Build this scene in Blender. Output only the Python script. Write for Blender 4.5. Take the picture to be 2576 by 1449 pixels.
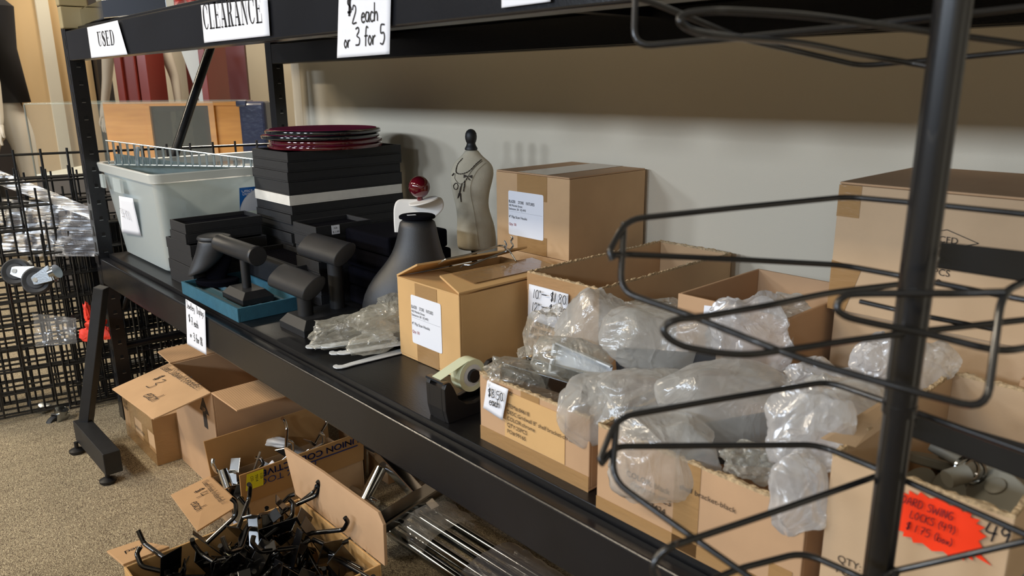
import bpy, bmesh, math, random
from mathutils import Vector, Matrix, noise
sc = bpy.context.scene
for o in list(bpy.data.objects): bpy.data.objects.remove(o)
COL = sc.collection; noise.seed_set(7)
# ---------------------------------------------------------------- camera
W, H, F = 2576, 1449, 1922.5
CAM = Vector((0, 0, 1.07))
def _axes(yaw, pitch, roll):
    a, p, r = math.radians(yaw), math.radians(pitch), math.radians(roll)
    f = Vector((-math.sin(a)*math.cos(p), math.cos(a)*math.cos(p), -math.sin(p)))
    rt = Vector((math.cos(a), math.sin(a), 0)); up = rt.cross(f)
    return rt*math.cos(r)+up*math.sin(r), -rt*math.sin(r)+up*math.cos(r), f
CR, CU, CF = _axes(47.78, 15.02, -0.518)
cd = bpy.data.cameras.new('camera'); cam = bpy.data.objects.new('camera', cd); COL.objects.link(cam)
m = Matrix((CR, CU, -CF)).transposed().to_4x4(); m.translation = CAM
cam.matrix_world = m
cd.sensor_width = 36; cd.lens = F/W*36; cd.clip_start = 0.05
cd.dof.use_dof = True; cd.dof.focus_distance = 1.7
cd.dof.aperture_fstop = (cd.lens/1000)/0.0030
sc.camera = cam
# ---------------------------------------------------------------- light and exposure
sc.view_settings.view_transform = 'Standard'; sc.view_settings.look = 'None'
sc.view_settings.gamma = 1; sc.view_settings.use_curve_mapping = False
sc.view_settings.exposure = 0.0
wd = bpy.data.worlds.new('world'); sc.world = wd; wd.use_nodes = True
wd.node_tree.nodes['Background'].inputs[0].default_value = (1.0, 0.86, 0.64, 1)
wd.node_tree.nodes['Background'].inputs[1].default_value = 0.27
def area_light(name, loc, tgt, sx, sy, power, col):
    l = bpy.data.lights.new(name, 'AREA'); l.shape = 'RECTANGLE'; l.size = sx; l.size_y = sy
    l.energy = power; l.color = col
    o = bpy.data.objects.new(name, l); COL.objects.link(o); o.location = loc
    o.rotation_euler = (Vector(tgt)-Vector(loc)).to_track_quat('-Z', 'Y').to_euler()
    return o
# the row of daylight windows on the opposite wall
for i, (wx, pw) in enumerate(((2.55, 18), (0.90, 56), (-0.76, 60), (-2.45, 66), (-4.0, 62))):
    area_light('window_daylight', (wx, -4.95, 2.40), (wx, 1, 1.2), 0.62, 0.36, pw*1.12, (0.76, 0.865, 1.0))
# the warm ceiling fittings over the aisle
for lx, pw in ((-4.6, 105), (-2.2, 60), (0.2, 10)):
    area_light('ceiling_fitting', (lx, -1.6, 2.85), (lx, -1.6, 0), 1.2, 0.3, pw, (1.0, 0.86, 0.66))
area_light('ceiling_fitting', (-5.2, 2.2, 2.85), (-5.2, 2.2, 0), 1.2, 0.6, 60, (1.0, 0.88, 0.70))
# ---------------------------------------------------------------- helpers
def ray(px, py): return CR*((px-W/2)/F)-CU*((py-H/2)/F)+CF
def U(px, py, **k):                      # a pixel on a known plane of the place (x=, y= or z=)
    d = ray(px, py); (a, v), = k.items(); i = 'xyz'.index(a)
    return CAM+d*((v-CAM[i])/d[i])
def D(px, py, dep): return CAM+ray(px, py)*dep
V = Vector
class MB:
    def __init__(s): s.v = []; s.f = []; s.mi = []; s.mats = []
    def slot(s, m):
        if m not in s.mats: s.mats.append(m)
        return s.mats.index(m)
    def add(s, vs, fs, m=None):
        b = len(s.v); s.v += [tuple(v) for v in vs]; k = s.slot(m) if m else 0
        s.f += [tuple(b+i for i in f) for f in fs]; s.mi += [k]*len(fs); return s
    def box(s, x0, x1, y0, y1, z0, z1, m=None, M=None):
        vs = [V((x, y, z)) for z in (z0, z1) for y in (y0, y1) for x in (x0, x1)]
        if M: vs = [M @ v for v in vs]
        return s.add(vs, [(0,2,3,1), (4,5,7,6), (0,1,5,4), (2,6,7,3), (0,4,6,2), (1,3,7,5)], m)
    def slab(s, pts, n, t, m=None):      # planar polygon with thickness t along n
        n = V(n).normalized()*t; pts = [V(p) for p in pts]; k = len(pts)
        vs = pts+[p+n for p in pts]
        fs = [tuple(range(k))[::-1], tuple(range(k, 2*k))]+[(i, (i+1) % k, k+(i+1) % k, k+i) for i in range(k)]
        return s.add(vs, fs, m)
    def tube(s, pts, r, n=8, m=None, closed=False, sub=0):
        pts = [V(p) for p in pts]
        if sub: pts = smooth(pts, sub, closed)
        k = len(pts); rr = r if isinstance(r, (list, tuple)) else [r]*k
        vs = []; nrm = None
        for i, p in enumerate(pts):
            if closed: t = pts[(i+1) % k]-pts[i-1]
            else: t = pts[min(i+1, k-1)]-pts[max(i-1, 0)]
            t.normalize()
            if nrm is None:
                nrm = t.orthogonal().normalized()
            nrm = (nrm-t*nrm.dot(t)).normalized(); b = t.cross(nrm)
            sc_ = 1.0
            if 0 < i < k-1 and not closed:
                a1 = (pts[i]-pts[i-1]).normalized(); a2 = (pts[i+1]-pts[i]).normalized()
                c = max(0.5, math.sqrt(max(0.0, (1+a1.dot(a2))/2))); sc_ = 1/c if c > .8 else 1.1
            for j in range(n):
                a = 2*math.pi*j/n; vs.append(p+(nrm*math.cos(a)+b*math.sin(a))*rr[i]*sc_)
        fs = []
        for i in range(k if closed else k-1):
            for j in range(n):
                a = i*n+j; b2 = i*n+(j+1) % n; c = ((i+1) % k)*n+(j+1) % n; d = ((i+1) % k)*n+j
                fs.append((a, b2, c, d))
        if not closed: fs += [tuple(range(n))[::-1], tuple(range((k-1)*n, k*n))]
        return s.add(vs, fs, m)
    def lathe(s, prof, c=(0,0,0), n=32, m=None, sx=1, sy=1, M=None):
        vs = []; c = V(c)
        for r, z in prof:
            for j in range(n):
                a = 2*math.pi*j/n; p = V((r*sx*math.cos(a), r*sy*math.sin(a), z))
                vs.append((M @ p if M else p)+c)
        k = len(prof)
        fs = [(i*n+j, i*n+(j+1) % n, (i+1)*n+(j+1) % n, (i+1)*n+j) for i in range(k-1) for j in range(n)]
        fs += [tuple(range(n))[::-1], tuple(range((k-1)*n, k*n))]
        return s.add(vs, fs, m)
    def grid(s, P, m=None, closed_u=False):  # P[i][j] points
        a, b = len(P), len(P[0]); vs = [p for r in P for p in r]
        fs = [(i*b+j, i*b+j+1, ((i+1) % a)*b+j+1, ((i+1) % a)*b+j) for i in range(a if closed_u else a-1) for j in range(b-1)]
        return s.add(vs, fs, m)
    def build(s, name, m=None, parent=None, smooth_=False, bevel=0, solid=0, origin=None, sub=0, bseg=2):
        me = bpy.data.meshes.new(name); vs = s.v
        if origin is not None: o_ = V(origin); vs = [tuple(V(v)-o_) for v in vs]
        me.from_pydata(vs, [], s.f)
        mats = s.mats or [m]
        for x in mats: me.materials.append(x or m)
        if s.mats: me.polygons.foreach_set('material_index', s.mi)
        bm = bmesh.new(); bm.from_mesh(me); bmesh.ops.recalc_face_normals(bm, faces=bm.faces)
        if smooth_:
            for f in bm.faces: f.smooth = True
            for e in bm.edges:
                if len(e.link_faces) == 2 and e.calc_face_angle(0) > 0.7: e.smooth = False
        bm.to_mesh(me); bm.free(); me.update()
        o = bpy.data.objects.new(name, me); COL.objects.link(o)
        if origin is not None: o.location = origin
        if parent is not None:
            o.parent = parent
            if origin is None: o.matrix_parent_inverse = parent_mw(parent).inverted()
        if solid:
            md = o.modifiers.new('s', 'SOLIDIFY'); md.thickness = solid; md.offset = 0
        if bevel:
            md = o.modifiers.new('b', 'BEVEL'); md.width = bevel; md.segments = bseg; md.limit_method = 'ANGLE'; md.angle_limit = 0.6
            md.harden_normals = False
        if sub:
            md = o.modifiers.new('u', 'SUBSURF'); md.levels = sub; md.render_levels = sub
        return o
def parent_mw(p):
    M = p.matrix_basis.copy()
    if p.parent: M = parent_mw(p.parent) @ p.matrix_parent_inverse @ M
    return M
def smooth(pts, k=4, closed=False):
    pts = [V(p) for p in pts]; n = len(pts); out = []
    for i in range(n if closed else n-1):
        p1, p2 = pts[i], pts[(i+1) % n]
        p0 = pts[i-1] if (i > 0 or closed) else p1*2-p2
        p3 = pts[(i+2) % n] if (i+2 < n or closed) else p2*2-p1
        for j in range(k):
            t = j/k
            out.append(0.5*((2*p1)+(p2-p0)*t+(2*p0-5*p1+4*p2-p3)*t*t+(3*p1-p0-3*p2+p3)*t**3))
    if not closed: out.append(pts[-1])
    return out
def bend(pts, r, k=4):                    # round the corners of a bent wire
    pts = [V(p) for p in pts]; out = [pts[0]]
    for i in range(1, len(pts)-1):
        a, b, c = pts[i-1], pts[i], pts[i+1]
        d1 = (a-b); d2 = (c-b); q = min(r, d1.length*.45, d2.length*.45)
        s_, e = b+d1.normalized()*q, b+d2.normalized()*q
        for j in range(k+1):
            t = j/k; out.append(s_*(1-t)**2+b*2*t*(1-t)+e*t*t)
    out.append(pts[-1]); return out
def tag(o, label=None, cat=None, group=None, kind=None):
    if label: o['label'] = label
    if cat: o['category'] = cat
    if group: o['group'] = group
    if kind: o['kind'] = kind
    return o
def thing(name, label, cat, loc=(0,0,0), rz=0, group=None):
    o = bpy.data.objects.new(name, None); COL.objects.link(o); o.location = loc; o.rotation_euler = (0, 0, rz)
    o.empty_display_size = .05
    return tag(o, label, cat, group)
def copy_tree(o, parent=None):
    c = o.copy(); COL.objects.link(c)
    if parent: c.parent = parent
    for ch in [x for x in bpy.data.objects if x.parent == o and x != c]: copy_tree(ch, c)
    return c
def copy_thing(o, loc, rz, label, group=None):
    kids = {}
    for x in bpy.data.objects:
        if x.parent: kids.setdefault(x.parent.name, []).append(x)
    def rec(q, par):
        c = q.copy(); COL.objects.link(c); c.parent = par
        for ch in kids.get(q.name, []): rec(ch, c)
        return c
    c = rec(o, None); c.location = loc; c.rotation_euler = (0, 0, rz); c['label'] = label
    if group: c['group'] = group
    return c
# ---------------------------------------------------------------- materials
def srgb(h):
    if isinstance(h, str): h = [int(h[i:i+2], 16)/255 for i in (0, 2, 4)]
    return tuple((c/12.92 if c <= .04045 else ((c+.055)/1.055)**2.4) for c in h)+(1,)
def mat(name, col, rough=.5, metal=0, var=0, vscale=20, bump=0, bscale=200, spec=.5, coat=0, alpha=1, stretch=None, col2=None, trans=0, sheen=0, ior=None, emit=0):
    m = bpy.data.materials.new(name); m.use_nodes = True; nt = m.node_tree; b = nt.nodes['Principled BSDF']
    c = srgb(col); b.inputs['Base Color'].default_value = c
    b.inputs['Roughness'].default_value = rough; b.inputs['Metallic'].default_value = metal
    b.inputs['Specular IOR Level'].default_value = spec; b.inputs['Coat Weight'].default_value = coat
    b.inputs['Alpha'].default_value = alpha; b.inputs['Transmission Weight'].default_value = trans
    b.inputs['Sheen Weight'].default_value = sheen
    if ior: b.inputs['IOR'].default_value = ior
    if emit: b.inputs['Emission Color'].default_value = c; b.inputs['Emission Strength'].default_value = emit
    L = nt.links
    if var or bump or col2:
        tc = nt.nodes.new('ShaderNodeTexCoord'); mp = nt.nodes.new('ShaderNodeMapping'); L.new(tc.outputs['Object'], mp.inputs[0])
        if stretch: mp.inputs['Scale'].default_value = stretch
    if var or col2:
        n = nt.nodes.new('ShaderNodeTexNoise'); n.inputs['Scale'].default_value = vscale; n.inputs['Detail'].default_value = 5
        L.new(mp.outputs[0], n.inputs['Vector'])
        r = nt.nodes.new('ShaderNodeMapRange'); r.inputs[1].default_value = .3; r.inputs[2].default_value = .7; L.new(n.outputs['Fac'], r.inputs[0])
        x = nt.nodes.new('ShaderNodeMix'); x.data_type = 'RGBA'; L.new(r.outputs[0], x.inputs[0])
        c2 = srgb(col2) if col2 else tuple(q*(1+var) for q in c[:3])+(1,)
        c1 = c if col2 else tuple(q*(1-var) for q in c[:3])+(1,)
        x.inputs[6].default_value = c1; x.inputs[7].default_value = c2; L.new(x.outputs[2], b.inputs['Base Color'])
    if bump:
        n = nt.nodes.new('ShaderNodeTexNoise'); n.inputs['Scale'].default_value = bscale; n.inputs['Detail'].default_value = 4
        L.new(mp.outputs[0], n.inputs['Vector'])
        bp = nt.nodes.new('ShaderNodeBump'); bp.inputs['Strength'].default_value = bump; bp.inputs['Distance'].default_value = .002
        L.new(n.outputs['Fac'], bp.inputs['Height']); L.new(bp.outputs[0], b.inputs['Normal'])
    return m
def kraft(name, col, axis=None, flute=0.0):
    m = mat(name, col, .78, var=.07, vscale=9, spec=.25)
    nt = m.node_tree; L = nt.links; b = nt.nodes['Principled BSDF']
    tc = nt.nodes.new('ShaderNodeTexCoord')
    n = nt.nodes.new('ShaderNodeTexNoise'); n.inputs['Scale'].default_value = 700; n.inputs['Detail'].default_value = 3
    L.new(tc.outputs['Object'], n.inputs['Vector'])
    bp = nt.nodes.new('ShaderNodeBump'); bp.inputs['Strength'].default_value = .25; bp.inputs['Distance'].default_value = .0006
    L.new(n.outputs['Fac'], bp.inputs['Height'])
    if axis is not None:
        w = nt.nodes.new('ShaderNodeTexWave'); w.bands_direction = 'XYZ'[axis]; w.inputs['Scale'].default_value = 52; w.inputs['Distortion'].default_value = .4
        L.new(tc.outputs['Object'], w.inputs['Vector'])
        b2 = nt.nodes.new('ShaderNodeBump'); b2.inputs['Strength'].default_value = flute; b2.inputs['Distance'].default_value = .0012
        L.new(w.outputs['Fac'], b2.inputs['Height']); L.new(bp.outputs[0], b2.inputs['Normal']); L.new(b2.outputs[0], b.inputs['Normal'])
    else: L.new(bp.outputs[0], b.inputs['Normal'])
    return m
KR = kraft('kraft_card', 'C4A27C'); KRG = kraft('kraft_golden', 'CFA874'); KRL = kraft('kraft_pale', 'C4A888')
KRP = kraft('kraft_pinkish', 'BD9A78'); KRX = kraft('kraft_fluted_x', 'CCA67E', 0, .16); KRY = kraft('kraft_fluted_y', 'C69F78', 1, .12)
KRZ = kraft('kraft_wall_fluted', 'B28958', 0, .45); KRE = mat('torn_card_edge', 'B9A07C', .95, var=.35, vscale=220, bump=1, bscale=300)
BLK = mat('black_powder_coat', '17181C', .25, bump=.08, bscale=350, spec=.4, coat=.0, var=.25, vscale=6)
BLKM = mat('black_matte_metal', '1B1C1F', .5, bump=.1, bscale=500, var=.2, vscale=30)
BLKD = mat('black_laminate_deck', '131315', .33, bump=.12, bscale=120, var=.3, vscale=5, stretch=(1, 4, 1))
BLKG = mat('black_gloss_wire', '121316', .3, coat=.3)
BLKP = mat('black_plastic', '15161A', .42, bump=.1, bscale=600)
BLKL = mat('black_leatherette', '26272A', .40, bump=.2, bscale=900, var=.15, vscale=12)
BLKV = mat('black_velvet', '0B0B12', .95, spec=.05, bump=.5, bscale=900)
TRAYM = mat('black_textured_paper', '1D1E22', .5, bump=.5, bscale=500, stretch=(1, 1, 5), var=.15, vscale=60)
TEAL = mat('teal_fabric', '2A6076', .85, bump=.6, bscale=1200, var=.1, vscale=60)
TEALD = mat('teal_velvet', '24566A', .95, bump=.6, bscale=1200, sheen=.2)
PAPER = mat('white_paper', 'E8EBF4', .75, bump=.15, bscale=25)
WHT = mat('white_paint', 'D9DEE2', .4)
WHTC = mat('white_leatherette', 'E4E2DE', .5, var=.03)
OFFW = mat('cream_tray_card', 'E4E1DA', .6, var=.05, vscale=40)
INK = mat('black_ink', '17181F', .7); INKB = mat('blue_print', '1F2C66', .7); INKR = mat('red_print', '9A2B35', .7)
INKG = mat('grey_print', '3B332C', .8); PENCIL = mat('pencil_grey', '7C7E86', .8)
BLUE = mat('label_blue', '1266B8', .5); YEL = mat('yellow_sticker', 'E3D81C', .5)
CHR = mat('chrome', 'D8DCE0', .12, 1); STEEL = mat('bright_steel', 'B8BCBE', .3, 1, bump=.1); ZINC = mat('zinc_wire', 'C3D2DE', .22, 1)
CHRD = mat('chrome_dim', '9CA0A2', .16, 1)
GREYC = mat('grey_card_insert', '5C6B6B', .6, var=.15, vscale=40)
RUB = mat('dark_rubber', '232427', .55, bump=.2, bscale=100); RUBG = mat('dusty_rubber', '34373C', .6, bump=.3, bscale=60, var=.3)
MAR = mat('maroon_gloss', '5A0A18', .08, coat=1, var=.3, vscale=30); MARV = mat('maroon_velvet', '8A2A4A', .95, spec=.05, var=.12, vscale=40, bump=.4, bscale=900)
LINEN = mat('natural_linen', 'CFC5AE', .9, bump=.7, bscale=1400, var=.08, vscale=25)
LOCK = mat('grey_lock_paint', '84837A', .5, var=.08)
TAPE = mat('cloudy_tape_roll', 'E3E8C8', .35); TAPEC = mat('brown_packing_tape', 'B08A5C', .22, coat=.6, bump=.5, bscale=40, stretch=(1, 1, 4), alpha=.8)
RED = mat('orange_red_ribbon', 'F0402A', .5, var=.15, vscale=60, bump=.5, bscale=120)
STAR = mat('fluorescent_orange_card', 'FF3A08', .55)
WOODM = mat('maple_veneer', 'D8963F', .4, col2='C98634', vscale=5, stretch=(1, 1, 9))
BURG = mat('burgundy_lacquer', '7C2C22', .3, var=.1, vscale=3); BURD = mat('burgundy_deep', '582321', .4)
MANQ = mat('white_mannequin', 'D6CFC2', .45)
GLASS = mat('clear_glass', 'E8F2EC', .02, alpha=.05, spec=.8)
FOILD = mat('foil_dark', '2B3350', .25, bump=.8, bscale=40, coat=.8)
def plastic(name, col, op, rough=.25, bump=.8, bscale=22, glint=.5, milk=.5, stretch=None):
    m = bpy.data.materials.new(name); m.use_nodes = True; nt = m.node_tree; nt.nodes.clear(); L = nt.links; N = nt.nodes.new
    out = N('ShaderNodeOutputMaterial'); mx = N('ShaderNodeMixShader'); tr = N('ShaderNodeBsdfTransparent')
    tr.inputs[0].default_value = (1, 1, 1, 1)
    df = N('ShaderNodeBsdfDiffuse'); tl = N('ShaderNodeBsdfTranslucent'); gl = N('ShaderNodeBsdfGlossy')
    for q in (df, tl): q.inputs[0].default_value = srgb(col)
    gl.inputs[0].default_value = (1, 1, 1, 1); gl.inputs['Roughness'].default_value = rough
    m1 = N('ShaderNodeMixShader'); m1.inputs[0].default_value = milk; L.new(df.outputs[0], m1.inputs[1]); L.new(tl.outputs[0], m1.inputs[2])
    m2 = N('ShaderNodeMixShader'); L.new(m1.outputs[0], m2.inputs[1]); L.new(gl.outputs[0], m2.inputs[2])
    fr = N('ShaderNodeFresnel'); fr.inputs[0].default_value = 1.5
    ma = N('ShaderNodeMath'); ma.operation = 'MULTIPLY_ADD'; ma.inputs[1].default_value = 1.0; ma.inputs[2].default_value = glint*.25; L.new(fr.outputs[0], ma.inputs[0])
    L.new(ma.outputs[0], m2.inputs[0])
    tc = N('ShaderNodeTexCoord'); n = N('ShaderNodeTexNoise'); n.inputs['Scale'].default_value = bscale; n.inputs['Detail'].default_value = 6; n.inputs['Distortion'].default_value = 1.2
    if stretch:
        mp = N('ShaderNodeMapping'); mp.inputs['Scale'].default_value = stretch; L.new(tc.outputs['Object'], mp.inputs[0]); L.new(mp.outputs[0], n.inputs['Vector'])
    else: L.new(tc.outputs['Object'], n.inputs['Vector'])
    sb = N('ShaderNodeMath'); sb.operation = 'SUBTRACT'; sb.inputs[1].default_value = .5; L.new(n.outputs['Fac'], sb.inputs[0])
    ab = N('ShaderNodeMath'); ab.operation = 'ABSOLUTE'; L.new(sb.outputs[0], ab.inputs[0])
    ms = N('ShaderNodeMath'); ms.operation = 'MINIMUM'; ms.inputs[1].default_value = .09; L.new(ab.outputs[0], ms.inputs[0])
    bp = N('ShaderNodeBump'); bp.inputs['Strength'].default_value = bump; bp.inputs['Distance'].default_value = .03; bp.invert = True
    L.new(ms.outputs[0], bp.inputs['Height'])
    for q in (df, tl, gl): L.new(bp.outputs[0], q.inputs['Normal'])
    lw = N('ShaderNodeLayerWeight'); lw.inputs[0].default_value = .35
    fa = N('ShaderNodeMapRange'); fa.inputs[3].default_value = op; fa.inputs[4].default_value = min(1, op+.45); L.new(lw.outputs['Facing'], fa.inputs[0])
    L.new(fa.outputs[0], mx.inputs[0])
    L.new(tr.outputs[0], mx.inputs[1]); L.new(m2.outputs[0], mx.inputs[2]); L.new(mx.outputs[0], out.inputs[0])
    return m
BAG = plastic('milky_polybag', 'F6F7F4', .43, .2, .5, 9, .5); BAGC = plastic('clear_polybag', 'F4F2E4', .28, .14, .8, 16, .8); BAGW = plastic('whitish_polybag', 'F8FAFE', .56, .2, .6, 12, .6)
TOTE = plastic('frosted_tote_plastic', 'E2EEF0', .50, .3, .05, 6, .3, .45)
RIM = plastic('frosted_tote_rim', 'E8EEEC', .74, .3, .05, 6, .3, .3)
WRAP = plastic('stretch_wrap', '8E8F9A', .36, .3, .6, 1, .2, .5, (5, 5, 70))
CLR = plastic('clear_film', 'F0F0F0', .16, .12, .7, 1, .6, .5, (12, 12, 60))
# ---------------------------------------------------------------- lettering
G = {  # hand-drawn strokes on a 1-high grid: advance, polylines
'0':(.6,[[(.3,1),(.1,.8),(.05,.45),(.2,.05),(.4,.1),(.5,.5),(.45,.85),(.3,1)]]),
'1':(.35,[[(.2,1),(.15,.5),(.12,0)]]),
'2':(.6,[[(.08,.75),(.2,1),(.42,.9),(.4,.6),(.05,.02),(.5,.05)]]),
'3':(.6,[[(.08,.92),(.35,1),(.42,.78),(.2,.55),(.48,.4),(.42,.08),(.05,.05)]]),
'4':(.65,[[(.12,1),(.05,.45),(.55,.5)],[(.45,.95),(.4,-.05)]]),
'5':(.6,[[(.5,1),(.15,1),(.12,.58),(.4,.6),(.48,.3),(.3,0),(.05,.06)]]),
'7':(.6,[[(.05,.95),(.5,1),(.3,.5),(.2,0)],[(.12,.5),(.42,.52)]]),
'8':(.6,[[(.42,.9),(.2,1),(.12,.75),(.42,.35),(.35,.02),(.1,.1),(.15,.4),(.45,.78),(.42,.9)]]),
'9':(.6,[[(.45,.85),(.2,1),(.08,.75),(.25,.55),(.45,.8),(.42,.4),(.38,0)]]),
'$':(.6,[[(.48,.85),(.2,.9),(.1,.65),(.42,.4),(.4,.15),(.06,.15)],[(.32,1.1),(.2,-.08)],[(.4,1.1),(.28,-.08)]]),
'"':(.3,[[(.08,1),(.06,.78)],[(.2,1),(.18,.78)]]),
'-':(.8,[[(.08,.4),(.7,.42)]]), '.':(.25,[[(.1,.04),(.13,.0)]]), '(':(.3,[[(.25,1.05),(.06,.6),(.1,.2),(.22,-.1)]]), ')':(.3,[[(.05,1.05),(.22,.6),(.2,.2),(.04,-.1)]]),
'#':(.6,[[(.2,1),(.1,0)],[(.42,1),(.32,0)],[(.05,.68),(.55,.7)],[(.02,.32),(.5,.34)]]), ',':(.2,[[(.1,.05),(.04,-.15)]]),
'a':(.5,[[(.42,.5),(.15,.52),(.05,.2),(.25,.02),(.4,.25),(.42,.5),(.42,.1),(.5,0)]]),
'b':(.5,[[(.1,1),(.08,0),(.08,.3),(.3,.5),(.42,.25),(.3,0),(.08,.08)]]),
'c':(.42,[[(.38,.45),(.2,.52),(.05,.25),(.2,0),(.4,.08)]]),
'd':(.5,[[(.4,.45),(.15,.5),(.05,.2),(.22,0),(.4,.2),(.44,1),(.42,.02)]]),
'e':(.42,[[(.06,.28),(.36,.34),(.28,.52),(.1,.42),(.06,.15),(.2,0),(.4,.08)]]),
'f':(.36,[[(.4,.92),(.25,1),(.16,.7),(.12,-.05)],[(.02,.5),(.34,.52)]]),
'g':(.45,[[(.38,.45),(.15,.5),(.06,.25),(.2,.08),(.36,.3),(.38,.48),(.34,-.25),(.08,-.3)]]),
'h':(.48,[[(.1,1),(.06,0),(.1,.35),(.28,.5),(.38,.3),(.38,0)]]), 'i':(.2,[[(.1,.5),(.08,0)],[(.12,.72),(.12,.75)]]),
'k':(.45,[[(.1,1),(.06,0)],[(.38,.55),(.1,.25),(.4,0)]]), 'l':(.22,[[(.12,1),(.06,.3),(.12,0)]]),
'n':(.46,[[(.08,.5),(.06,0),(.1,.35),(.26,.5),(.36,.3),(.36,0)]]), 'o':(.45,[[(.2,.52),(.05,.25),(.2,0),(.38,.25),(.2,.52)]]),
'p':(.46,[[(.1,.5),(.02,-.35)],[(.08,.35),(.28,.52),(.4,.25),(.22,.02),(.06,.1)]]), 'r':(.36,[[(.08,.5),(.06,0),(.1,.35),(.32,.5)]]),
's':(.38,[[(.34,.48),(.14,.48),(.14,.3),(.32,.2),(.24,.02),(.03,.04)]]), 't':(.34,[[(.18,.9),(.12,.1),(.3,0)],[(.02,.58),(.32,.6)]]),
'u':(.46,[[(.06,.5),(.08,.1),(.25,.02),(.36,.3),(.38,.5),(.38,0)]]), 'w':(.6,[[(.03,.5),(.12,.02),(.27,.4),(.4,.02),(.52,.5)]]),
'y':(.44,[[(.05,.5),(.1,.15),(.3,.15)],[(.38,.5),(.28,-.1),(.08,-.35)]]), 'x':(.42,[[(.05,.5),(.36,0)],[(.36,.5),(.03,0)]]),
'A':(.6,[[(.02,0),(.28,1),(.5,0)],[(.1,.38),(.45,.38)]]), 'B':(.58,[[(.1,1),(.06,0),(.35,.05),(.45,.3),(.1,.52),(.4,.7),(.35,.95),(.05,1)]]),
'C':(.55,[[(.48,.85),(.25,1),(.05,.55),(.2,.05),(.48,.12)]]), 'D':(.6,[[(.1,1),(.06,0),(.4,.15),(.5,.6),(.3,.95),(.05,1)]]),
'G':(.6,[[(.48,.88),(.25,1),(.05,.55),(.2,.03),(.48,.15),(.5,.45),(.3,.45)]]), 'H':(.6,[[(.1,1),(.06,0)],[(.5,1),(.46,0)],[(.06,.5),(.5,.52)]]),
'I':(.25,[[(.14,1),(.1,0)]]), 'J':(.6,[[(.05,1),(.55,1)],[(.35,1),(.32,.15),(.15,0),(.02,.15)]]), 'K':(.55,[[(.1,1),(.06,0)],[(.5,1),(.1,.5),(.5,0)]]),
'L':(.5,[[(.12,1),(.06,.02),(.45,.04)]]), 'N':(.6,[[(.06,0),(.1,1),(.45,0),(.5,1)]]), 'O':(.6,[[(.28,1),(.05,.5),(.25,0),(.5,.5),(.28,1)]]),
'P':(.55,[[(.1,1),(.06,0)],[(.05,1),(.42,.9),(.4,.6),(.08,.5)]]), 'R':(.58,[[(.1,1),(.06,0)],[(.05,1),(.42,.9),(.38,.58),(.08,.5),(.48,0)]]),
'S':(.55,[[(.48,.88),(.25,1),(.1,.75),(.42,.4),(.35,.05),(.04,.08)]]), 'U':(.6,[[(.06,1),(.08,.2),(.25,0),(.44,.2),(.5,1)]]), 'W':(.8,[[(.02,1),(.15,0),(.35,.7),(.55,0),(.7,1)]]),
' ':(.4,[]),
}
def stroke(mb, pts, w, org, rt, up, nrm, m=None):
    """a pen line laid on a surface, a hair above it"""
    q = smooth([V((a, b, 0)) for a, b in pts], 3) if len(pts) > 2 else [V((a, b, 0)) for a, b in pts]
    L_, R_ = [], []
    for i, p in enumerate(q):
        t = (q[min(i+1, len(q)-1)]-q[max(i-1, 0)]); t.normalize(); n = V((-t.y, t.x, 0))*w/2
        L_.append(p+n); R_.append(p-n)
    vs = [org+rt*p.x+up*p.y+nrm for p in L_+R_]; k = len(q)
    mb.add(vs, [(i, i+1, k+i+1, k+i) for i in range(k-1)], m)
def handwrite(parent, text, org, rt, up, h, m=INK, w=.09, width=None, name='handwriting', slant=.08, off=.0007, cond=1):
    rt, up = V(rt).normalized(), V(up).normalized(); n = rt.cross(up).normalized()*off
    mb = MB(); lines = text if isinstance(text, list) else [(text, 0, 0, h)]
    for t, lx, ly, lh in lines:
        x = 0; adv = sum(G.get(c, G[' '])[0] for c in t)
        for c in t:
            a, pl = G.get(c, G[' '])
            for p in pl: stroke(mb, [(lx+(x+u+v*slant)*lh*cond, ly+v*lh) for u, v in p], w*lh, V(org), rt, up, n, m)
            x += a
    return mb.build(name, m, parent)
def printed(parent, text, org, rt, up, h, m=INK, sx=1.0, name='printed_text', off=.0007, shear=0):
    cu = bpy.data.curves.new('t', 'FONT'); cu.body = text; cu.size = h*1.37; cu.shear = shear; cu.resolution_u = 3
    to = bpy.data.objects.new('t', cu); COL.objects.link(to); dg = bpy.context.evaluated_depsgraph_get(); dg.update()
    me = bpy.data.meshes.new_from_object(to.evaluated_get(dg)); bpy.data.objects.remove(to)
    rt, up = V(rt).normalized(), V(up).normalized(); n = rt.cross(up).normalized()*off; org = V(org)
    mb = MB(); mb.add([org+rt*v.co.x*sx+up*v.co.y+n for v in me.vertices], [tuple(p.vertices) for p in me.polygons], m)
    return mb.build(name, m, parent)
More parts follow.
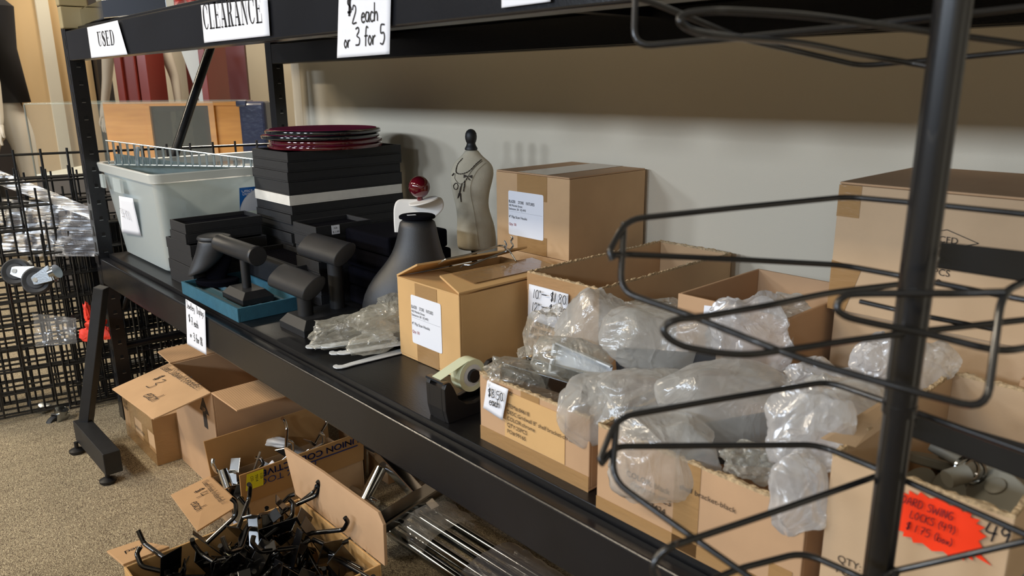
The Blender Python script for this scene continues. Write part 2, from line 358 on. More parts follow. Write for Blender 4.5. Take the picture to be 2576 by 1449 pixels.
def serif(text):
    """wide Didone-style capitals as polygons on a 1-high grid: list of polygons and total advance"""
    T, t = .20, .05; polys = []; x = 0
    def R(a, b, c, d): polys.append([(x+a, c), (x+b, c), (x+b, d), (x+a, d)])
    def sf(a, b, y): R(a, b, y, y+t) if y < .5 else R(a, b, y-t, y)
    def arc(cx, cy, rx, ry, a0, a1, wf, n=14):
        prev = None
        for i in range(n+1):
            a = a0+(a1-a0)*i/n; w = wf(a); c, s = math.cos(a), math.sin(a)
            p = (x+cx+rx*c, cy+ry*s); q = (x+cx+(rx-w)*c, cy+(ry-t)*s)
            if prev: polys.append([prev[0], p, q, prev[1]])
            prev = (p, q)
    pi = math.pi
    for ch in text:
        if ch == 'U':
            sf(0, .5, 1); sf(.62, .95, 1); R(.12, .12+T, .3, 1); R(.76, .81, .3, 1)
            arc(.465, .32, .345, .32, pi, 2*pi, lambda a: t+(T-t)*max(0, -math.cos(a))); x += 1.0
        elif ch == 'S':
            c = smooth([V(p+(0,)) for p in ((.72,.72),(.6,.93),(.38,.975),(.17,.85),(.2,.66),(.42,.52),(.64,.36),(.68,.16),(.48,.03),(.22,.06),(.08,.3))], 4)
            n = len(c)
            for i in range(n-1):
                def wd_(k): return .03+.11*math.exp(-((k/n-.5)/.2)**2)
                def off_(k):
                    d = c[min(k+1, n-1)]-c[max(k-1, 0)]; d.normalize(); return V((-d.y, d.x, 0))
                a, b = c[i], c[i+1]; na, nb = off_(i)*wd_(i), off_(i+1)*wd_(i+1)
                polys.append([(x+q.x, q.y) for q in (a+na, b+nb, b-nb, a-na)])
            R(.70, .74, .62, .98); R(.05, .09, .02, .38); x += .85
        elif ch in 'EL':
            sf(0, .5, 1); R(.12, .12+T, 0, 1); R(0, .85, 0, t)
            polys.append([(x+.82, 0), (x+.87, 0), (x+.87, .34), (x+.84, .34)])
            if ch == 'E':
                R(0, .82, 1-t, 1); polys.append([(x+.78, 1), (x+.83, 1), (x+.83, .7), (x+.81, .7)])
                R(.3, .62, .49, .49+t); R(.6, .64, .38, .64)
            x += .95
        elif ch == 'D':
            R(.0, .5, 1-t, 1); R(0, .5, 0, t); R(.12, .12+T, 0, 1)
            arc(.5, .5, .45, .5, -pi/2, pi/2, lambda a: t+(T-t)*max(0, math.cos(a))); x += 1.02
        elif ch == 'C':
            arc(.5, .5, .47, .5, .18*pi, 1.8*pi, lambda a: t+(T-t)*max(0, -math.cos(a)), 24); R(.86, .9, .62, 1); x += .98
        elif ch == 'A':
            polys.append([(x+.42, 1), (x+.55, 1), (x+.93, 0), (x+.66, 0)]); polys.append([(x+.44, 1), (x+.48, .95), (x+.16, 0), (x+.11, 0)])
            R(.24, .7, .3, .3+t); sf(0, .28, 0); sf(.56, 1.02, 0); x += 1.06
        elif ch == 'R':
            R(0, .55, 1-t, 1); R(.12, .12+T, 0, 1); sf(0, .5, 0); R(.3, .6, .48, .48+t)
            arc(.52, .75, .3, .25, -pi/2, pi/2, lambda a: t+(.2-t)*max(0, math.cos(a)))
            polys.append([(x+.5, .5), (x+.68, .48), (x+.86, .06), (x+.62, .06)]); R(.62, 1.0, 0, .06); x += 1.04
        elif ch == 'N':
            sf(0, .3, 1); sf(0, .32, 0); sf(.72, 1.02, 1); R(.13, .18, 0, 1); R(.86, .9, 0, 1)
            polys.append([(x+.1, 1), (x+.38, 1), (x+.9, 0), (x+.78, 0)]); x += 1.06
        x += .12
    return polys, x
def crumple(p, s, f, seed):
    rr = random.Random(seed*101); v = noise.noise_vector(p*f*.55+V((seed*7.3, seed*3.1, seed*1.7)))*s*1.1; d = 0
    w = noise.noise_vector(p*1.3+V((seed, 0, 0)))*.9
    for k in range(9):
        n = V((rr.gauss(0, .55), rr.gauss(0, 1), rr.gauss(0, 1))).normalized(); t = (p+w*.5).dot(n)*f*rr.uniform(.7, 2.4)+rr.uniform(0, 6)
        d += (1-abs(math.sin(t)))**3*rr.uniform(.4, 1.0)
    for k in range(3):
        n = V((rr.gauss(0, .5), rr.gauss(0, 1), rr.gauss(0, 1))).normalized(); d -= (1-abs(math.sin((p+w).dot(n)*f*1.3+rr.uniform(0, 6))))**2*.8
    return v+p.normalized()*(d*s*.28-.1*s)
def blob(c, dims, rz=0, seed=1, s=.25, f=2.2, subd=4, tilt=0, rx=0, flat=None, neck=None):
    """a crumpled film bag: an uneven pillow with sharp ridges"""
    bm = bmesh.new(); bmesh.ops.create_icosphere(bm, subdivisions=subd, radius=1)
    R = Matrix.Rotation(rz, 3, 'Z') @ Matrix.Rotation(tilt, 3, 'Y') @ Matrix.Rotation(rx, 3, 'X'); vs = []
    for v in bm.verts:
        p = v.co.copy(); p = V([math.copysign(abs(t)**.75, t) for t in p])
        p += crumple(p, s, f, seed)
        if neck:                            # gathered towards +x
            k = max(0, p.x); p.y *= 1-neck*k; p.z *= 1-neck*k
        w = R @ V((p.x*dims[0], p.y*dims[1], p.z*dims[2]))+V(c)
        if flat is not None and w.z < flat: w.z = flat+(noise.noise(w*60)+1)*.0008
        vs.append(w)
    fs = [tuple(q.index for q in f_.verts) for f_ in bm.faces]; bm.free()
    return MB().add(vs, fs)
def sheet(corners, nu=14, nv=10, amp=.004, f=9, seed=0, n=None):
    """a film or paper sheet between four corners, gently rumpled"""
    a, b, c, d = [V(p) for p in corners]; nn = V(n) if n else (b-a).cross(d-a).normalized(); P = []
    for i in range(nu+1):
        r = []
        for j in range(nv+1):
            u, v = i/nu, j/nv; p = a*(1-u)*(1-v)+b*u*(1-v)+c*u*v+d*(1-u)*v
            r.append(p+nn*(noise.noise(p*f+V((seed, 0, 0)))*amp+(1-abs(noise.noise(p*f*2.3+V((0, seed, 0)))*2))*amp*.5))
        P.append(r)
    return MB().grid(P)
# ================================================================ the setting
def carpet():
    m = mat('carpet_loop_pile', 'A08E76', .95, spec=.1); nt = m.node_tree; L = nt.links; b = nt.nodes['Principled BSDF']; N = nt.nodes.new
    tc = N('ShaderNodeTexCoord'); mp = N('ShaderNodeMapping'); mp.inputs['Scale'].default_value = (1, 2.4, 1); mp.inputs['Rotation'].default_value = (0, 0, .9); L.new(tc.outputs['Object'], mp.inputs[0])
    n = N('ShaderNodeTexNoise'); n.inputs['Scale'].default_value = 165; n.inputs['Detail'].default_value = 3; n.inputs['Distortion'].default_value = 1.5; L.new(mp.outputs[0], n.inputs['Vector'])
    n2 = N('ShaderNodeTexNoise'); n2.inputs['Scale'].default_value = 3; n2.inputs['Detail'].default_value = 4; L.new(mp.outputs[0], n2.inputs['Vector'])
    mp2 = N('ShaderNodeMapping'); mp2.inputs['Scale'].default_value = (26, 2.2, 1); mp2.inputs['Rotation'].default_value = (0, 0, .9); L.new(tc.outputs['Object'], mp2.inputs[0])
    n3 = N('ShaderNodeTexNoise'); n3.inputs['Scale'].default_value = 1; L.new(mp2.outputs[0], n3.inputs['Vector'])
    cr = N('ShaderNodeValToRGB'); e = cr.color_ramp.elements; e[0].position = .36; e[0].color = srgb('74665A'); e[1].position = .62; e[1].color = srgb('E6D8B8')
    k = cr.color_ramp.elements.new(.48); k.color = srgb('B6A68C'); L.new(n.outputs['Fac'], cr.inputs[0])
    x = N('ShaderNodeMix'); x.data_type = 'RGBA'; x.blend_type = 'MULTIPLY'; x.inputs[0].default_value = .55
    mr = N('ShaderNodeMapRange'); mr.inputs[1].default_value = .3; mr.inputs[2].default_value = .7; mr.inputs[3].default_value = .62; mr.inputs[4].default_value = 1.1
    av = N('ShaderNodeMath'); av.operation = 'ADD'; L.new(n2.outputs['Fac'], av.inputs[0]); L.new(n3.outputs['Fac'], av.inputs[1]); hv = N('ShaderNodeMath'); hv.operation = 'MULTIPLY'; hv.inputs[1].default_value = .5; L.new(av.outputs[0], hv.inputs[0])
    L.new(hv.outputs[0], mr.inputs[0]); L.new(cr.outputs[0], x.inputs[6]); L.new(mr.outputs[0], x.inputs[7]); L.new(x.outputs[2], b.inputs['Base Color'])
    bp = N('ShaderNodeBump'); bp.inputs['Strength'].default_value = 1; bp.inputs['Distance'].default_value = .006; L.new(n.outputs['Fac'], bp.inputs['Height']); L.new(bp.outputs[0], b.inputs['Normal'])
    return m
WALLM = mat('cream_wall_paint', 'D8CEBA', .85, bump=.15, bscale=400, var=.02, vscale=2)
TANM = mat('tan_wall_paint', 'D2B384', .85, var=.02, vscale=2); DARKM = mat('dark_door_frame', '2A2523', .5); CEILM = mat('ceiling_tile', 'D8D4C8', .9)
def struct(name, mb, m, **k): return tag(mb.build(name, m, **k), kind='structure')
struct('floor', MB().box(-8, 3, -5.2, 5, -.05, 0), carpet())
struct('wall_back', MB().box(-2.69, 3, 1.36, 1.5, 0, 3), WALLM)
struct('wall_left', MB().box(-6.9, -6.8, .3, 5, 0, 3), WALLM)
struct('wall_aisle', MB().box(-6.9, -6.8, -5.2, .3, 0, 3), mat('slate_side_wall', '4B505C', .85))
struct('wall_right', MB().box(2.9, 3, -5.2, 1.36, 0, 3), WALLM)
def yx(px, X=-6.7, py=200): return U(px, py, x=X).y
struct('wall_partition', MB().box(-6.8, -6.7, yx(46), yx(118), 0, 3).box(-6.8, -6.7, yx(149), yx(236), 0, 3), TANM)
struct('trim_1', MB().box(-6.8, -6.67, yx(118), yx(149), 0, 3), mat('pilaster_cream', 'DDD6C2', .7))
struct('door_1', MB().box(-6.8, -6.65, yx(-60), yx(28), 0, 2.2), DARKM)
struct('door_2', MB().box(-6.8, -6.6, yx(240), yx(273), 0, 2.4), DARKM)
# opposite wall, with the daylight windows that light the aisle
fw = MB(); WX = (-4.0, -2.45, -.76, .90, 2.55); xs = [-6.9]
for x in WX: xs += [x-.34, x+.34]
xs.append(3)
fw.box(-6.9, 3, -5.2, -5.05, 0, 2.2); fw.box(-6.9, 3, -5.2, -5.05, 2.6, 3)
for i in range(0, len(xs), 2): fw.box(xs[i], xs[i+1], -5.2, -5.05, 2.2, 2.6)
struct('wall_front', fw, mat('slate_far_wall', '565B66', .85))
struct('unseen_light_blocker', MB().box(-1.5, 2.0, -1.5, -1.2, 0, .92), WALLM)  # low block added out of view to keep light off the under-shelf carpet
# ================================================================ storage rack
rack = thing('storage_rack', 'black steel storage rack with two deep shelves running along the cream wall', 'shelving', (-2.6, .62, 0))
DECK = .562; XL, XR = -2.6, .12
def rack_post(x0, y0):
    w = .045; hm = mat('slot_shadow', '050506', .9); h = MB(); h.slot(BLK); h.box(x0-w, x0, y0, y0+.041, 0, 2.1, BLK)
    for k in range(40):
        z = .06+k*.0508
        h.add([(x0+.0004, y0+.017, z), (x0+.0004, y0+.026, z), (x0+.0004, y0+.026, z+.011), (x0+.0004, y0+.017, z+.011)], [(0, 1, 2, 3)], hm)
        h.add([(x0+.0005, y0+.016, z-.0012), (x0+.0005, y0+.027, z-.0012), (x0+.0005, y0+.027, z), (x0+.0005, y0+.016, z)], [(0, 1, 2, 3)], STEEL)
        if y0 < .7: h.add([(x0-.032, y0-.0004, z), (x0-.014, y0-.0004, z), (x0-.018, y0-.0004, z+.03), (x0-.028, y0-.0004, z+.03)], [(0, 1, 2, 3)], hm)
    h.build('post', BLK, rack)
rack_post(XL, .616); rack_post(XL, 1.245)
def rbeam(y0, z0, z1, front=True):
    s = 1 if front else -1; a, b, c = y0, y0+s*.027, y0+s*.040
    prof = [(a, z0), (a, z1), (b, z1), (b, z1-.02), (c, z1-.02), (c, z0)]
    mb = MB(); n = len(prof); vs = [(XL, y, z) for y, z in prof]+[(XR, y, z) for y, z in prof]
    mb.add(vs, [tuple(range(n))[::-1], tuple(range(n, 2*n))]+[(i, (i+1) % n, n+(i+1) % n, n+i) for i in range(n)])
    mb.build('front_beam' if front else 'rear_beam', BLK, rack, bevel=.0035, bseg=3)
rbeam(.616, .468, .55); rbeam(.616, 1.144, 1.227); rbeam(1.285, .468, .55, False); rbeam(1.285, 1.140, 1.227, False)
MB().box(XL+.005, XR, .643, 1.258, .545, DECK).build('lower_deck', BLKD, rack, bevel=.0012)
MB().box(XL+.005, XR, .643, 1.258, 1.222, 1.239).build('upper_deck', BLKD, rack, bevel=.0012)
for x in (-1.9, -1.0, -.35):
    MB().box(x, x+.035, .65, 1.25, 1.19, 1.222).build('cross_support', BLK, rack)
    MB().box(x, x+.035, .65, 1.25, .513, .545).build('cross_support', BLK, rack)
MB().tube([(-2.622, 1.255, 1.64), (-2.622, 1.03, 1.16), (-2.622, .88, .835), (-2.622, .665, .37)], .0145, 14).build('diagonal_brace', BLK, rack, smooth_=True)
MB().tube([(-2.622, .655, .246), (-2.622, 1.25, .246)], .0125, 14).build('cross_brace', BLK, rack, smooth_=True)
MB().box(-2.64, -2.601, .612, .616, .53, .56).build('beam_clip', BLK, rack, bevel=.001)
# ================================================================ paper signs on the beams
def sign(name, label, cor, seed=1, amp=.0025, off=.002):
    mb = sheet(cor, 16, 12, amp, 14, seed, n=(0, -1, 0)); return tag(mb.build(name, PAPER, smooth_=True, solid=.0003), label, 'paper sign')
F0 = .612
def fb(x, z, y=F0): return V((x, y, z))
q = [fb(-2.362, 1.146), fb(-2.355, 1.232), fb(-2.05, 1.240, .613), fb(-2.085, 1.145)]
q = [U(230, 146, y=F0), U(219, 69, y=F0), U(296, 51, y=F0), U(321, 137, y=F0)]
o = sign('paper_sign', 'white paper sign reading USED taped to the left end of the upper beam', [q[0], q[1], q[2], q[3]], 3, .0004)
def serif_on(par, text, bl, br, h):
    polys, adv = serif(text); rt = (br-bl); k = rt.length/adv; rt.normalize(); up = V((0, 0, 1)); mb = MB()
    for p in polys: mb.add([bl+rt*x*k+up*y*h+V((0, -.0011, 0)) for x, y in p], [tuple(range(len(p)))])
    mb.build('printed_text', INK, par)
serif_on(o, 'USED', U(249, 117, y=F0), U(292, 113, y=F0), .036)
q = [U(514, 108, y=F0), U(505, 13, y=F0), U(673, -3, y=F0), U(679, 90, y=F0)]
o = sign('paper_sign', 'wide white paper sign reading CLEARANCE on the upper beam', q, 8, .0004)
serif_on(o, 'CLEARANCE', U(515, 75, y=F0), U(664, 57, y=F0), .046)
q = [U(848, 146, y=F0), U(853, -18, y=F0), U(984, -30, y=F0), U(980, 136, y=F0)]
o = sign('paper_sign', 'white paper sign reading $2 each or 3 for 5 hanging from the upper beam', q, 5, .0004)
X1 = V((1, 0, 0)); Z1 = V((0, 0, 1)); Y1 = V((0, 1, 0))
def hw(o, t, px, py, h, y, w=.09, rt=X1, wm=INK, **k): handwrite(o, t, U(px, py, y=y), rt, Z1, h, wm, w, **k)
hw(o, '$', 874, 38, .024, F0-.0004, .13); hw(o, '2 each', 886, 60, .0245, F0-.0004, .09)
hw(o, 'or', 866, 121, .022, F0-.0004, .10); hw(o, '3 for 5', 894, 116, .0250, F0-.0004, .09)
q = [U(1262, 20, y=F0), U(1262, -60, y=F0), U(1385, -80, y=F0), U(1385, 4, y=F0)]
sign('paper_sign', 'white paper sign with only its lower edge in view, right of the $2 sign', q, 5, .0004)
q = [U(471, 866, y=F0), U(467, 752, y=F0), U(516, 781, y=F0), U(520, 893, y=F0)]
o = sign('paper_sign', 'white paper sign reading Jewellery Displays $7 each or 3 for 18 on the lower beam', q, 12, .0004)
yy = F0-.0005
hw(o, 'Jewellery', 470.5, 774, .0185, yy, .07, cond=.72); hw(o, 'Displays', 495.5, 788, .0185, yy, .07, cond=.72); hw(o, '$', 476, 808, .018, yy, .11, cond=.8); hw(o, '7 each', 482.5, 817, .0195, yy, .09, cond=.8)
hw(o, 'or', 479, 847, .015, yy, .11, cond=.85); hw(o, '3 for 18', 488, 857, .0210, yy, .09, cond=.78)
# ================================================================ background: left of the rack
EX = V((CR.x, CR.y, 0)).normalized(); EF = V((CF.x, CF.y, 0)).normalized()   # the display case stands square to this sightline
def orient(c, ex=EX, ey=EF): return Matrix((ex.to_4d()*0+V((ex.x, ex.y, ex.z, 0)), V((ey.x, ey.y, ey.z, 0)), V((0, 0, 1, 0)), V((0, 0, 0, 1)))).transposed() if False else Matrix(((ex.x, ey.x, 0, c.x), (ex.y, ey.y, 0, c.y), (0, 0, 1, 0), (0, 0, 0, 1)))
A = D(60, 266, 3.9); A.z = 0; ZT = .992; MC = orient(A)
case = thing('display_case', 'glass-topped display case with maple sliding doors behind the rack', 'display case', A)
MB().box(0, .965, 0, .52, ZT-.008, ZT, M=MC).build('glass_top', mat('glass_slab', 'BFD4D2', .03, alpha=.28, spec=.8), case, bevel=.001)
MB().box(0, .965, 0, .006, .62, ZT-.008, M=MC).build('front_glass', GLASS, case); MB().box(0, .006, 0, .5, .62, ZT-.008, M=MC).build('side_glass', GLASS, case)
MB().box(-.002, .004, -.002, .004, .62, ZT-.008, M=MC).build('corner_seam', mat('seam', '6E7470', .3), case)
MB().box(.0, .965, 0, .52, .0, .612, M=MC).build('base_cabinet', mat('grey_brown_laminate', '4E4842', .5), case, bevel=.002); MB().box(.0, .965, 0, .52, .612, .63, M=MC).build('display_deck', mat('white_melamine', 'E6E8DC', .4), case, bevel=.002)
wx = lambda px: (px-60)/1922.5*4.35-.04
MB().box(wx(150), wx(503), .46, .48, ZT-.032, ZT-.008, M=MC).box(wx(150), wx(262), .46, .48, .63, ZT-.03, M=MC).box(wx(415), wx(430), .452, .48, .63, ZT-.03, M=MC).box(wx(255), wx(268), .452, .48, .63, ZT-.03, M=MC).build('door_frame', WOODM, case, bevel=.001)
dr = MB().box(wx(430), wx(503), .468, .48, .63, ZT-.03, M=MC).build('sliding_door', WOODM, case)
MB().box(wx(268), wx(415), .470, .478, .63, ZT-.03, M=MC).build('dark_door_panel', mat('smoked_glass', '3A3A36', .08, spec=.7, alpha=.72), case)
pk = thing('wrapped_panel', 'black slab wrapped in film standing at the right end of the display case', 'panel', MC @ V((1.1, .4, 0)))
MB().box(wx(508), wx(574), .34, .46, .35, .985, M=MC).build('slab', FOILD, pk, bevel=.02, bseg=3)
MB().box(wx(503), wx(530), .335, .465, .955, .99, M=MC).build('film_fold', FOILD, pk, bevel=.008)
# burgundy cabinet
B0 = D(292, 200, 5.15); B0.z = 0; MBc = orient(B0); cab = thing('burgundy_cabinet', 'tall burgundy lacquered cabinet with moulded side behind the display case', 'cabinet', B0)
kx = lambda px: (px-292)/1922.5*5.15
MB().box(kx(292), kx(310), 0, .4, 0, 2.1, M=MBc).build('front_stile', BURG, cab, bevel=.004)
MB().box(kx(310), kx(338), .03, .3, 0, 2.1, M=MBc).box(kx(340), kx(344), .0, .3, 0, 2.1, M=MBc).box(kx(346), kx(370), .02, .3, 0, 2.1, M=MBc).build('moulded_side', BURG, cab, bevel=.004)
MB().box(kx(340), kx(515), .86, .9, 0, 2.1, M=MBc).build('back_panel', BURD, cab)
MB().box(kx(505), kx(522), .0, .4, 0, 2.1, M=MBc).build('right_stile', BURG, cab, bevel=.004)
MB().box(kx(372), kx(515), .04, .10, .90, .965, M=MBc).build('lower_rail', BURD, cab, bevel=.003)
brd = MB().slab([MBc @ V(p) for p in ((kx(428), .2, 1.36), (kx(504), .2, 1.40), (kx(513), .2, .93), (kx(470), .2, .93))], MBc.to_3x3() @ V((0, 1, 0)), .012)
tag(brd.build('white_board', mat('pale_board', 'CBD3D2', .5)), 'pale white board leaning inside the burgundy cabinet', 'board')
# mannequins
def figure(name, label, M, arm=True):
    t = thing(name, label, 'mannequin', M.translation)
    me = bpy.data.meshes.new('body'); P = {'pel': (0, 0, .92, .13), 'wst': (0, 0, 1.08, .10), 'chs': (0, 0, 1.3, .135), 'nck': (0, 0, 1.46, .06), 'hd': (0, 0, 1.6, .09), 'hd2': (0, -.01, 1.7, .08),
        'sl': (.19, 0, 1.39, .06), 'el': (.25, .02, 1.12, .042), 'wl': (.28, -.04, .88, .03), 'sr': (-.19, 0, 1.39, .06), 'er': (-.25, .02, 1.12, .042), 'wr': (-.28, -.04, .88, .03),
        'hl': (.1, 0, .84, .095), 'kl': (.12, -.02, .5, .06), 'al': (.12, .03, .1, .038), 'fl': (.13, -.12, .03, .035), 'hr': (-.1, 0, .84, .095), 'kr': (-.14, -.06, .5, .06), 'ar': (-.14, .0, .1, .038), 'fr': (-.15, -.14, .03, .035)}
    E_ = [('pel', 'wst'), ('wst', 'chs'), ('chs', 'nck'), ('nck', 'hd'), ('hd', 'hd2'), ('chs', 'sl'), ('sl', 'el'), ('el', 'wl'), ('chs', 'sr'), ('sr', 'er'), ('er', 'wr'), ('pel', 'hl'), ('hl', 'kl'), ('kl', 'al'), ('al', 'fl'), ('pel', 'hr'), ('hr', 'kr'), ('kr', 'ar'), ('ar', 'fr')]
    if not arm: P = {k: v for k, v in P.items() if k not in ('sl', 'el', 'wl', 'sr', 'er', 'wr')}; E_ = [e for e in E_ if e[0] in P and e[1] in P]
    K = list(P); vs = [P[k][:3] for k in K]; rs = [P[k][3] for k in K]; es = [(K.index(a), K.index(b)) for a, b in E_]
    for s, w in ((1, 'wl'), (-1, 'wr')) if arm else ():
        b = V(P[w][:3]); 
        for i, (dx, dy, ln) in enumerate(((-.025, -.03, .075), (-.008, -.035, .095), (.008, -.03, .1), (.022, -.02, .09), (.034, -.005, .07))):
            a = b+V((dx*.7*s*-1, dy*.5, -.055 if i else -.03)); c = a+V((dx*.3*s*-1, -.012-.01*i*.2, -ln*.5)); e = c+V((0, .008, -ln*.35))
            k = len(vs); vs += [a, c, e]; rs += [.011, .009, .007]; es += [(K.index(w), k), (k, k+1), (k+1, k+2)]
    me.from_pydata([M @ V(p) for p in vs], es, []); o = bpy.data.objects.new('body', me); COL.objects.link(o)
    sk = o.modifiers.new('k', 'SKIN'); sk.use_smooth_shade = True
    for v, r in zip(me.skin_vertices[0].data, rs): v.radius = (r, r*.8)
    me.skin_vertices[0].data[0].use_root = True
    o.modifiers.new('u', 'SUBSURF').levels = 2; o.modifiers['u'].render_levels = 2
    me.materials.append(MANQ); o.parent = t; o.matrix_parent_inverse = t.matrix_basis.inverted()
    return t
def coat(t, M, m, z0, z1, r, name):
    rg = [[M @ V((r*k*math.cos(a*math.pi/12), r*.7*k*math.sin(a*math.pi/12), z)) for a in range(24)] for z, k in ((z0, 1.15), (z0+(z1-z0)*.5, .95), (z1-.08, 1.1), (z1, .5))]
    mb = MB(); mb.grid([list(c) for c in zip(*rg)], closed_u=True); mb.build(name, m, t, smooth_=True, solid=.01)
mp = D(352, 200, 5.6); mp.z = 0
figure('mannequin', 'white male torso mannequin standing inside the open burgundy cabinet', orient(mp))
mp = D(-112, 300, 4.45); mp.z = 0; M_ = orient(mp); fg = figure('mannequin', 'white mannequin in dark clothing, only its lowered hand showing at the left edge', M_)
coat(fg, M_, mat('slate_cloth', '30343C', .9), .35, 1.5, .17, 'dark_coat')
mp = D(8, 300, 4.75); mp.z = 0; M_ = orient(mp); fg = figure('mannequin', 'white mannequin with dark top whose pale leg shows through the glass case', M_, False)
coat(fg, M_, mat('black_cloth', '1C1A1C', .9), .98, 1.62, .15, 'dark_top')
# upper shelf goods
t = tag(MB().box(-2.70, -2.648, .70, .90, 1.19, 1.42).build('beige_box', mat('olive_beige_plastic', '9C8A64', .5), bevel=.004), 'olive beige metal box on the left end above the rack', 'box') if False else None
bx = thing('beige_metal_box', 'olive beige metal box on the left end of the upper shelf', 'box', (-2.58, .64, 1.24))
OB = mat('olive_beige_metal', 'A0916C', .5)
MB().box(-2.598, -2.565, .604, .675, 1.232, 1.292).build('lower_case', OB, bx, bevel=.003); MB().box(-2.598, -2.565, .602, .677, 1.294, 1.42).build('upper_case', OB, bx, bevel=.003)
ch = thing('chrome_bracket_bar', 'wide chrome bar lying across the upper shelf end above the USED sign', 'bar', (-2.9, .7, 1.24))
def prismz(pts, z0, z1, m, name, par, **k):
    n = len(pts); mb = MB(); mb.add([(x, y, z0) for x, y in pts]+[(x, y, z1) for x, y in pts], [tuple(range(n))[::-1], tuple(range(n, 2*n))]+[(i, (i+1) % n, n+(i+1) % n, n+i) for i in range(n)]); return mb.build(name, m, par, **k)
a, b, c = U(192, 55, y=.66), U(262, 52, y=.633), U(420, 25, y=.70)
prismz([(a.x, a.y), (b.x, b.y), (c.x, c.y), (c.x-.03, c.y+.03), (b.x+.0, b.y+.05), (a.x, a.y+.02)], 1.2405, 1.288, CHR, 'bar', ch, bevel=.003)
for px in (384, 404, 414):
    p = D(px, 24, 2.8); MB().lathe([(.004, -.012), (.004, .012), (.007, .013), (.007, .02), (0.001, .022)], p, 12).build('bolt', ZINC, ch, smooth_=True)
for i, (px, py, d, dm, mt, lab) in enumerate(((300, 2, 2.75, (.07, .05, .03), BAGC, 'clear crumpled bag above the chrome bar on the upper shelf'), (360, -2, 2.7, (.06, .05, .035), BAG, 'milky crumpled bag next to the red bags on the upper shelf'))):
    p = D(px, py, d); tag(blob(p, dm, .8, 20+i, .3, 2.4, 4).build('plastic_bag', mt, smooth_=True), lab, 'bag')
RB = mat('red_plastic_parts', 'C83A34', .4, var=.3, vscale=40, bump=.6, bscale=80)
for i, (px, py, d, r, lab) in enumerate(((424, 2, 2.62, .030, 'red plastic bundle, leftmost of those on the upper shelf'), (462, 2, 2.56, .034, 'red plastic bundle in the middle of those on the upper shelf'), (500, -3, 2.5, .03, 'red plastic bundle, rightmost of those on the upper shelf'))):
    p = D(px, py, d); t = thing('red_bundle', lab, 'bag', p, group='red bundles on the upper shelf')
    blob(p, (r*1.25, r, r*.8), i, 31+i, .35, 3, 4).build('contents', RB, t, smooth_=True)
    blob(p, (r*1.4, r*1.15, r*.95), i, 41+i, .4, 2.6, 4).build('clear_film', CLR, t, smooth_=True)
# ================================================================ gridwall panels
def grid_panel(label, p0, dir_, w, h, lean=0, r=.0032, sp=.0762, z0=.02, clipx=None):
    d = V((dir_[0], dir_[1], 0)).normalized(); n = V((-d.y, d.x, 0)); up = (V((0, 0, 1))+n*lean).normalized(); o_ = V((p0[0], p0[1], z0))
    t = thing('grid_panel', label, 'grid panel', o_, group='black gridwall panels beside the rack'); mb = MB()
    k = 0; u = 0
    while u <= w+.001: mb.tube([o_+d*u, o_+d*u+up*h], r, 6); u += sp
    u = 0; mb2 = MB()
    while u <= h+.001: mb2.tube([o_+up*u+n*r*1.6, o_+up*u+n*r*1.6+d*w], r, 6); u += sp
    mb.build('upright_wires', BLKG, t, smooth_=True); mb2.build('cross_wires', BLKG, t, smooth_=True)
    return t
gl = ['front', 'second', 'third', 'fourth', 'fifth', 'rearmost']
GP = [((-2.86, .17), (.155, .985), .84, .80, .00), ((-2.90, .14), (.20, .98), 1.14, .74, .012), ((-2.95, .10), (.17, .985), 1.14, .80, .03), ((-3.02, .06), (.2, .98), 1.3, .78, .03), ((-3.06, .05), (.26, .966), 1.3, .855, .0), ((-3.16, .0), (.24, .97), 1.22, .70, .05)]
for i, (p0, d_, w_, h_, l_) in enumerate(GP):
    grid_panel(gl[i]+' black grid panel of those leaning beside the rack', p0, d_, w_, h_, l_, r=.0036 if i != 4 else .0042)
for i in range(8):
    grid_panel('black grid panel in the dense stack against the rack end, %s' % ('outermost', 'second', 'third', 'fourth', 'fifth', 'sixth', 'seventh', 'innermost')[i], (-2.775-.021*i, .50+.022*i), (.10+.008*(i % 3), .99), .84, .60+.012*((i*3) % 5), .004*i, r=.0034)
tag(MB().box(-2.99, -2.955, .335, .375, .868, .886).build('grid_clip', BLKP, bevel=.002), 'small black clip on the top wire of a grid panel', 'clip') if False else None
